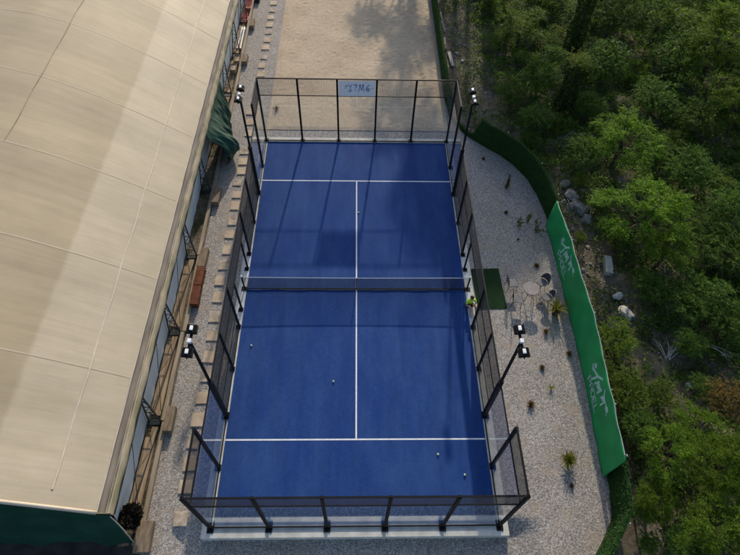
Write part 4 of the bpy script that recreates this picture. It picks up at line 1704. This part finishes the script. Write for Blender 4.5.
tb = empty('round_table', (7.80, -.42, 0), 'round taupe garden table standing on the gravel among four chairs', 'table')
MB().lathe([(0, .70), (.33, .70), (.36, .71), (.36, .725), (.345, .735), (0, .735)], 32).build('tabletop', M['tabletop'], tb)
for k in range(4):
    a = PI / 4 + k * PI / 2
    c, s = math.cos(a), math.sin(a)
    MB().tube([(c * .20, s * .20, .70), (c * .16, s * .16, .40), (c * .32, s * .32, 0)], .014, 7).build('leg', M['steel'], tb)
MB().tube([(.165 * math.cos(t), .165 * math.sin(t), .38) for t in [2 * PI * i / 20 for i in range(21)]], .009, 6, False).build('ring_stretcher', M['steel'], tb)


def bistro(label):
    t = empty('garden_chair', (0, 0, 0), label, 'chair', 'chairs round the garden table')
    s = MB().bbox((0, 0, .45), (.42, .42, .035), .012).build('seat', M['greyseat'], t)
    for sx in (-1, 1):
        for sy in (-1, 1):
            MB().tube([(sx * .185, sy * .185, .44), (sx * .23, sy * .22, 0)], .013, 7).build('leg', M['steel'], t)
    b = MB()
    for s_ in (-1, 1): b.tube([(-.20, s_ * .19, .44), (-.27, s_ * .19, .88)], .013, 7)
    b.tube([(-.27, -.19, .88), (-.285, 0, .91), (-.27, .19, .88)], .013, 7)
    for k in range(5):
        y = -.13 + k * .065
        b.tube([(-.21, y, .47), (-.278, y, .885)], .008, 6)
    b.tube([(-.225, -.19, .60), (-.225, .19, .60)], .010, 6)
    b.build('backrest', M['steel'], t)
    return t


def shell_chair(label):
    t = empty('garden_chair', (0, 0, 0), label, 'chair', 'chairs round the garden table')
    MB().lathe([(0, .44), (.21, .44), (.235, .455), (.21, .475), (0, .47)], 22).build('seat', M['greyseat'], t)
    for k in range(4):
        a = PI / 4 + k * PI / 2
        MB().tube([(.16 * math.cos(a), .16 * math.sin(a), .44), (.24 * math.cos(a), .24 * math.sin(a), 0)], .013, 7).build('leg', M['steel'], t)

    def sh(u, v):
        a = (u - .5) * 2.3
        r = .24 + .05 * v
        top = .50 + .40 * (1 - (abs(u - .5) * 2) ** 2.6)
        return (-r * math.cos(a), r * math.sin(a), .50 + (top - .50) * v)

    b = MB().grid(18, 8, sh).build('backrest', M['purple'], t, smooth=True)
    sol = b.modifiers.new('thickness', 'SOLIDIFY')
    sol.thickness = .02
    MB().tube([sh(i / 18, 1) for i in range(19)], .016, 6).build('rim', M['tabletop'], b)
    return t


for fn, x, y, rz, lab in ((bistro, 7.07, .08, .1, 'grey seated black framed chair left of the round table, the one farther from the camera'),
                          (bistro, 7.17, -.78, -.15, 'grey seated black framed chair left of the round table, the one nearer to the camera'),
                          (shell_chair, 8.45, .12, PI + .45, 'plum coloured round backed chair right of the round table, the one farther from the camera'),
                          (shell_chair, 8.50, -.68, PI - .1, 'plum coloured round backed chair beside the potted spiky plant')):
    c = fn(lab)
    c.location = (x, y, 0)
    c.rotation_euler.z = rz

# =================================================================== PLANTS IN THE GRAVEL
def rosette(name, x, y, z, n, L, w, mat, lab, cat, seed, stem=0, tilt=(.25, 1.25), droop=.5, extra=None, seg=4):
    g = random.Random(seed)
    t = empty(name, (x, y, z), lab, cat)
    m = MB()
    for k in range(n):
        a = 2 * PI * k / n * 2.618 + g.uniform(-.3, .3)
        el = g.uniform(*tilt)
        l = L * g.uniform(.65, 1.1)
        prev = None
        V = []
        d = Vector((math.cos(a) * math.cos(el), math.sin(a) * math.cos(el), math.sin(el)))
        s = Vector((-math.sin(a), math.cos(a), 0))
        p = Vector((0, 0, stem))
        for i in range(seg + 1):
            f = i / seg
            ww = w * (1 - f) ** .7 * (.5 + 1.4 * f if f < .35 else 1)
            V += [p - s * ww / 2 + Vector((0, 0, ww * .25)), p, p + s * ww / 2 + Vector((0, 0, ww * .25))]
            p = p + d * (l / seg)
            d = (d + Vector((0, 0, -droop * f))).normalized()
        F = []
        for i in range(seg):
            for c in (0, 1): F.append((i * 3 + c, i * 3 + c + 1, i * 3 + c + 4, i * 3 + c + 3))
        m.poly(V, F)
    m.build('leaves', M[mat], t)
    if stem: MB().tube([(0, 0, -.05), (.01, 0, stem * .5), (0, 0, stem + .03)], [.035, .03, .025], 8).build('stem', M['bark'], t)
    if extra: extra(t)
    return t


rosette('cordyline', 7.96, -7.85, 0, 120, .47, .05, 'leaf_p', 'yellow green spiky cordyline growing alone in the near right gravel', 'plant', 1, .16, (.05, 1.35), .35)
for k, (x, y, L, lab) in enumerate(((7.93, -8.72, .12, 'tiny dark dry tuft in the gravel where the cordyline shadow ends'),
                                    (6.99, -5.58, .24, 'brown dry tuft in the gravel right of the near right floodlight mast foot'),
                                    (7.77, -3.95, .17, 'small brown dry tuft in the gravel, second in the line running to the chairs'),
                                    (8.27, -2.22, .22, 'brown dry tuft in the gravel just nearer than the chairs'),
                                    (9.05, -3.3, .18, 'dark dry tuft at the foot of the green banner'),
                                    (7.63, 4.76, .15, 'small dark tuft alone in the shaded gravel'),
                                    (8.56, 1.39, .18, 'dark tuft in the gravel just farther than the chairs'),
                                    (7.95, 3.0, .09, 'tiny brown tuft in the gravel between the mat and the thin green stems'),
                                    (7.0, 8.75, .13, 'small dark tuft in the gravel below the far end of the hedge curve'))):
    rosette('dry_tuft', x, y, 0, 150, L * 1.05, .024, 'leaf_d', lab, 'dry plant', 20 + k, 0, (.1, 1.4), .45, None, 3)['group'] = 'dry tufts in the gravel'
rosette('seedling', 7.95, -4.88, 0, 16, .24, .04, 'leaf_p', 'small green seedling in the gravel near the banner', 'plant', 40, .05, (.2, 1.2), .4)
rosette('dry_tuft', -4.72, 12.75, .05, 46, .34, .03, 'leaf_d', 'rusty brown dry tuft on the sand behind the far left corner of the cage', 'dry plant', 41, 0, (.15, 1.45), .4, None, 3)['group'] = 'dry tufts in the gravel'
# dead spindle shaped conifer
t = empty('dead_conifer', (7.9, 6.45, 0), 'dead brown narrow conifer leaning in the shaded gravel inside the hedge curve', 'dead conifer')
MB().tube([(0, 0, -.05), (.04, .12, .4), (.08, .28, .75)], [.02, .015, .006], 6).build('trunk', M['bark'], t)
g = np.random.default_rng(4)
v = g.uniform(.08, 1, 900)
P = np.stack([.08 * v, .28 * v ** 1.3, .78 * v], 1)
D = unit(g.normal(0, 1, (900, 3)) + np.array([0, .1, .9]))
link_mesh('crown', quads_mesh('crown', leaves(P, D, g.normal(0, 1, (900, 3)), .17 * (1.1 - v) + .03, np.full(900, .014)), M['leaf_d']), t)


def stems(x, y, n, h, lab, seed, mat='leaf_s', spread=.10):
    g = np.random.default_rng(seed)
    t = empty('sapling', (x, y, 0), lab, 'sapling', 'thin saplings in the shaded gravel')
    sm = MB()
    Q = []
    for k in range(n):
        ex, ey = g.normal(0, spread, 2)
        hh = h * g.uniform(.65, 1)
        bx, by = g.normal(0, .03, 2)
        sm.tube([(bx, by, -.03), (bx + ex * .4, by + ey * .4, hh * .5), (bx + ex, by + ey, hh)], [.011, .008, .004], 5)
        m = int(34 * hh / .6)
        v = g.uniform(.12, 1, m)
        P = np.stack([bx + ex * v, by + ey * v, hh * v], 1)
        D = unit(g.normal(0, 1, (m, 3)) * np.array([1, 1, .4]) + np.array([0, 0, .4]))
        s = g.uniform(.09, .17, m)
        Q.append(leaves(P, D, np.array([0, 0, 1.0]) + g.normal(0, .3, (m, 3)), s, s * .4))
    sm.build('stem', M['bark'], t)
    link_mesh('leaves', quads_mesh('leaves', np.concatenate(Q), M[mat]), t)


stems(8.62, 4.1, 2, .85, 'tallest thin green sapling standing in the shaded gravel near the end of the banner', 1)
stems(8.15, 3.9, 2, .6, 'dark thin sapling left of the tallest one in the shaded gravel', 2)
stems(8.95, 3.7, 4, .4, 'low spreading sapling right of the tallest one beside the banner end', 3, 'leaf_s', .2)


def pot(t):
    MB().lathe([(0, .0), (.13, .0), (.18, .30), (.195, .30), (.195, .335), (.165, .335), (.16, .30), (0, .29)], 22).build('pot', M['black'], t)


pp = rosette('potted_plant', 8.86, -1.28, 0, 75, .75, .04, 'leaf_p', 'spiky arching plant in a black pot against the green banner beside the chairs', 'potted plant', 50, .30, (.1, 1.3), .42, pot, 6)

# dark round bush at the near corner of the marquee
t = empty('round_bush', (-7.62, -9.80, 0), 'dark round bush at the near corner of the marquee', 'bush')
cm, lb = bush_crown(300, .44, 5200, 'leaf_k', .17, .12, False)
o = link_mesh('crown', cm, t)
o.location = (0, 0, .75)
MB().tube([(0, 0, -.1), (0, 0, .6)], [.05, .035], 8).build('trunk', M['bark'], t)

# =================================================================== STONES AND DEBRIS BEHIND THE HEDGE
def stone(x, y, s, mat, lab, seed, rz=0, name='boulder', cat='stone', grp='stones behind the hedge fence', dz=0):
    o = MB().rock((0, 0, 0), s, seed, 0, 3, .3).build(name, M[mat])
    o.location = (x, y, terrain(x, y) + s[2] * .45 + dz)
    o.rotation_euler.z = rz
    return tag(o, lab, cat, grp)


o = MB().bbox((0, 0, .12), (.36, .98, .30), .04).build('stone_block', M['pale'])
o.location = (11.9, 1.31, terrain(11.9, 1.31) + .03)
o.rotation_euler = (.06, .08, -.12)
tag(o, 'pale oblong stone block lying on bare soil behind the banner', 'stone block')
stone(11.95, -.34, (.30, .22, .2), 'pale', 'pale rounded stone just nearer than the oblong block', 2, .4)
stone(12.1, -1.32, (.26, .52, .2), 'pale', 'pale elongated stone, nearest to the camera of the pale stones', 3, .45)
stone(11.08, 6.74, (.30, .26, .24), 'stone', 'smooth grey boulder at the far end of the stone heap', 4, .2)
stone(13.9, -4.7, (.28, .2, .16), 'pale', 'pale stone lying beside the dark hollow left of the rusty orange bush', 15, .2)
HEAPL = ['grey stone at the far end of the heap behind the hedge curve', 'broken grey slab in the middle of the heap behind the hedge curve', 'grey stone at the near end of the heap behind the hedge curve',
         'small grey stone lying lowest on the court side of the heap', 'grey stone resting on the forest side of the heap']
for k, (x, y, s) in enumerate(((11.2, 5.95, (.34, .5, .24)), (11.42, 5.1, (.3, .62, .26)), (11.62, 4.25, (.36, .34, .26)), (11.15, 5.2, (.22, .26, .16)), (11.72, 4.9, (.24, .3, .2)))):
    stone(x, y, s, 'stone', HEAPL[k], 30 + k, .5 - .3 * k)
stone(6.86, 17.95, (.14, .11, .09), 'line', 'bright white lump beside the dirt track', 6, 0, 'white_stone')
stone(7.04, 14.6, (.12, .09, .08), 'line', 'small white lump on the dirt track beside the far right mast top', 7, 0, 'white_stone')
stone(6.55, 18.9, (.12, .10, .08), 'pale', 'small tan lump on the dirt track farther than the bright white lump', 8, 0, 'white_stone')
for k, (x, y, l, w, rz, lab) in enumerate(((6.1, 18.1, 1.5, .22, .08, 'pale grey board lying behind the straight hedge beside the bright white lump'),
                                           (5.95, 22.6, 2.3, .12, .03, 'long brown board behind the straight hedge at the top edge'),
                                           (5.88, 19.9, 1.3, .16, -.05, 'short brown board behind the straight hedge nearer than the grey forked branch'))):
    o = MB().bbox((0, 0, .05), (w, l, .07), .01).build('loose_board', M['beamwood' if k else 'pale'])
    o.location = (x, y, terrain(x, y) + .06)
    o.rotation_euler = (.03, .05, rz)
    tag(o, lab, 'board', 'boards behind the straight hedge')


def branch(x, y, n, L, lab, seed, rz, mat='twig', lift=.35):
    r = random.Random(seed)
    m = MB()
    for k in range(n):
        a = rz + r.uniform(-.75, .75)
        l = L * r.uniform(.5, 1)
        d = Vector((math.cos(a), math.sin(a), r.uniform(.02, lift)))
        p = Vector((r.uniform(-.1, .1), r.uniform(-.1, .1), .03))
        P = [p, p + d * l * .5 + Vector((0, 0, .05)), p + d * l + Vector((r.uniform(-.1, .1), r.uniform(-.1, .1), -.04))]
        m.tube(P, [.016, .012, .005], 5)
        for j in range(2):
            q = P[0].lerp(P[2], r.uniform(.3, .8))
            a2 = a + r.choice((-1, 1)) * r.uniform(.4, .9)
            m.tube([q, q + Vector((math.cos(a2), math.sin(a2), r.uniform(.1, .5))) * l * .35], [.008, .003], 4)
    o = m.build('dead_branch', M[mat])
    o.location = (x, y, terrain(x, y) + .03)
    tag(o, lab, 'dead branch', 'dead branches behind the hedge fence')


branch(13.2, -3.5, 12, 1.1, 'dry grey branches spread over the bare patch behind the banner', 1, 1.2, 'pale')
branch(10.55, -8.75, 16, .9, 'fan of bare brown twigs at the near end of the banner', 2, 1.0)
branch(14.9, -2.9, 3, 1.5, 'single long pale dead branch above the rusty orange bush', 3, -.5, 'pale', .5)
branch(5.98, 21.4, 4, .8, 'grey forked branch behind the straight hedge at the top', 4, 1.4, 'pale')
branch(10.9, 5.7, 4, .9, 'pale stick leaning at the grey stone heap behind the hedge curve', 5, -1.9, 'pale', .5)

# =================================================================== PERSON (sits on the kerb by the right doorway)
def skin_obj(name, V, E_, mat, parent, root=0, sub=2):
    """V: list of (xyz, radius)"""
    me = bpy.data.meshes.new(name)
    me.from_pydata([v[0] for v in V], E_, [])
    me.materials.append(M[mat])
    o = link_mesh(name, me, parent)
    md = o.modifiers.new('skin', 'SKIN')
    md.use_smooth_shade = True
    if not me.skin_vertices: me.skin_vertices.new(name='')
    for i, v in enumerate(V):
        rr = v[1] if isinstance(v[1], tuple) else (v[1], v[1])
        me.skin_vertices[0].data[i].radius = rr
        me.skin_vertices[0].data[i].use_root = (i == root)
    s = o.modifiers.new('sub', 'SUBSURF')
    s.levels = sub
    s.render_levels = sub
    return o


def person():
    t = empty('person', (5.06, -.84, .035), 'person in a yellow green shirt sitting on the kerb beside the right doorway', 'person')
    V = []
    E_ = []

    def add(p, r, par=None):
        V.append((p, r))
        if par is not None: E_.append((par, len(V) - 1))
        return len(V) - 1

    # facing -y, knees drawn up
    pel = add((0, 0, .11), (.13, .105))
    w = add((0, -.01, .27), (.12, .095), pel)
    ch = add((0, -.04, .43), (.135, .10), w)
    up = add((0, -.06, .53), (.10, .075), ch)
    nk = add((0, -.075, .60), (.052, .052), up)
    h0 = add((0, -.095, .67), (.068, .078), nk)
    h1 = add((0, -.10, .75), (.080, .098), h0)
    h2 = add((0, -.09, .82), (.062, .075), h1)
    nose = None
    for s in (-1, 1):
        hip = add((s * .10, -.02, .10), .085, pel)
        kn = add((s * .13, -.40, .40), .060, hip)
        cf = add((s * .13, -.50, .24), .052, kn)
        an = add((s * .13, -.60, .04), .036, cf)
        add((s * .14, -.74, .015), .034, an)
        sh = add((s * .18, -.05, .50), .058, up)
        el = add((s * .25, -.20, .31), .042, sh)
        wr = add((s * .17, -.38, .46), .028, el)
        pm_ = add((s * .155, -.44, .475), (.034, .020), wr)
        for k, (dx, l) in enumerate(((-.026, .065), (-.009, .075), (.009, .07), (.025, .055))):
            f1 = add((s * .155 + dx, -.475, .468), .0095, pm_)
            f2 = add((s * .155 + dx * 1.15, -.475 - l * .5, .452), .0085, f1)
            add((s * .155 + dx * 1.2, -.475 - l * .8, .425), .0075, f2)
        th = add((s * .155 - s * .036, -.425, .462), .0105, pm_)
        add((s * .155 - s * .055, -.455, .445), .009, th)
    b = skin_obj('body', V, E_, 'skin', t)
    # face
    f = MB()
    f.rock((0, -.195, .735), (.013, .020, .020), 1, 0, 2, 0)
    for s in (-1, 1): f.rock((s * .086, -.09, .745), (.012, .022, .032), 2, 0, 2, 0)
    f.build('nose_and_ears', M['skin'], t, smooth=True)
    e = MB()
    for s in (-1, 1): e.rock((s * .032, -.186, .757), (.012, .008, .007), 1, 0, 2, 0)
    e.build('eyes', M['eye'], t, smooth=True)
    MB().rock((0, -.188, .695), (.026, .008, .007), 1, 0, 2, 0).build('mouth', M['lip'], t, smooth=True)

    def hair(u, v):
        a = 2 * PI * u
        front = math.sin(a) < -.2
        lo = .25 if front else -.55
        ph = PI / 2 + (lo - PI / 2) * v
        k = 1 + .03 * math.sin(a * 9 + v * 6)
        return (.092 * k * math.cos(ph) * math.cos(a), -.088 + .112 * k * math.cos(ph) * math.sin(a), .775 + .098 * k * math.sin(ph))

    hh = MB().grid(36, 12, hair).build('hair', M['hair'], t, smooth=True)
    sol = hh.modifiers.new('thickness', 'SOLIDIFY')
    sol.thickness = .014
    sol.offset = 1
    # shirt
    SV = [((0, 0, .13), (.145, .12)), ((0, -.01, .27), (.138, .112)), ((0, -.04, .43), (.155, .118)), ((0, -.06, .535), (.115, .09)), ((0, -.072, .575), (.066, .066))]
    SE = [(0, 1), (1, 2), (2, 3), (3, 4)]
    for s in (-1, 1):
        SV += [((s * .185, -.05, .50), .074), ((s * .232, -.15, .385), .062)]
        n = len(SV)
        SE += [(3, n - 2), (n - 2, n - 1)]
    skin_obj('shirt', SV, SE, 'neon', t)
    PV = [((0, 0, .10), (.15, .122))]
    PE = []
    for s in (-1, 1):
        PV += [((s * .105, -.03, .11), .103), ((s * .125, -.27, .30), .086)]
        n = len(PV)
        PE += [(0, n - 2), (n - 2, n - 1)]
    skin_obj('shorts', PV, PE, 'shorts', t)
    for s in (-1, 1):
        m = MB()

        def shoe(u, v, s=s):
            a = 2 * PI * u
            y = .06 - .27 * v
            wd = .045 * (math.sin(PI * min(1, max(0, v * .96 + .02))) ** .45)
            ht = .05 * (1 - .45 * v) * (math.sin(PI * (v * .96 + .02)) ** .4)
            return (s * .135 + wd * math.cos(a) + s * .006 * v, -.60 + y, .0 + ht * (math.sin(a) * .5 + .5) - .055)

        m.grid(16, 12, shoe).build('shoe', M['shoe'], t, smooth=True)
    t.rotation_euler.z = math.radians(12)
    t.scale = (.92, .92, .92)
    return t


person()

# =================================================================== LIGHT, SKY, CAMERA
EL, AZ = math.radians(24.5), math.radians(6.7)
w = bpy.data.worlds.new('World')
SC.world = w
w.use_nodes = True
nt = w.node_tree
nt.nodes.clear()
sk = nt.nodes.new('ShaderNodeTexSky')
sk.sky_type = 'NISHITA'
sk.sun_disc = False
sk.sun_elevation = EL
sk.sun_rotation = AZ
sk.air_density = 1.0
sk.dust_density = 1.6
sk.ozone_density = 1.0
bg = nt.nodes.new('ShaderNodeBackground')
bg.inputs['Strength'].default_value = SKY
wo = nt.nodes.new('ShaderNodeOutputWorld')
nt.links.new(sk.outputs[0], bg.inputs[0])
nt.links.new(bg.outputs[0], wo.inputs[0])

sd = bpy.data.lights.new('sun', 'SUN')
sd.energy = SUN
sd.angle = math.radians(1.1)
sd.color = (1.0, .88, .71)
so = bpy.data.objects.new('sun', sd)
COL.objects.link(so)
to = Vector((math.sin(AZ) * math.cos(EL), math.cos(AZ) * math.cos(EL), math.sin(EL)))
so.rotation_euler = (-to).to_track_quat('-Z', 'Y').to_euler()
so.location = (10, 40, 30)

cd = bpy.data.cameras.new('camera')
cam = bpy.data.objects.new('camera', cd)
COL.objects.link(cam)
cam.location = (-.0585, -14.1387, 20.7478)
cam.rotation_euler = (.620322546, -.0238772241, -.0128673658)
cd.sensor_fit = 'HORIZONTAL'
cd.angle_x = 2 * math.atan(370 / 549.582)
cd.clip_start = .1
cd.clip_end = 2000
SC.camera = cam

SC.view_settings.view_transform = 'Standard'
SC.view_settings.look = 'None'
SC.view_settings.exposure = EXPO
SC.view_settings.gamma = 1
SC.view_settings.use_curve_mapping = False
SC.render.engine = 'CYCLES'
SC.cycles.max_bounces = 10
SC.cycles.transparent_max_bounces = 24
SC.cycles.caustics_reflective = False
SC.cycles.caustics_refractive = False
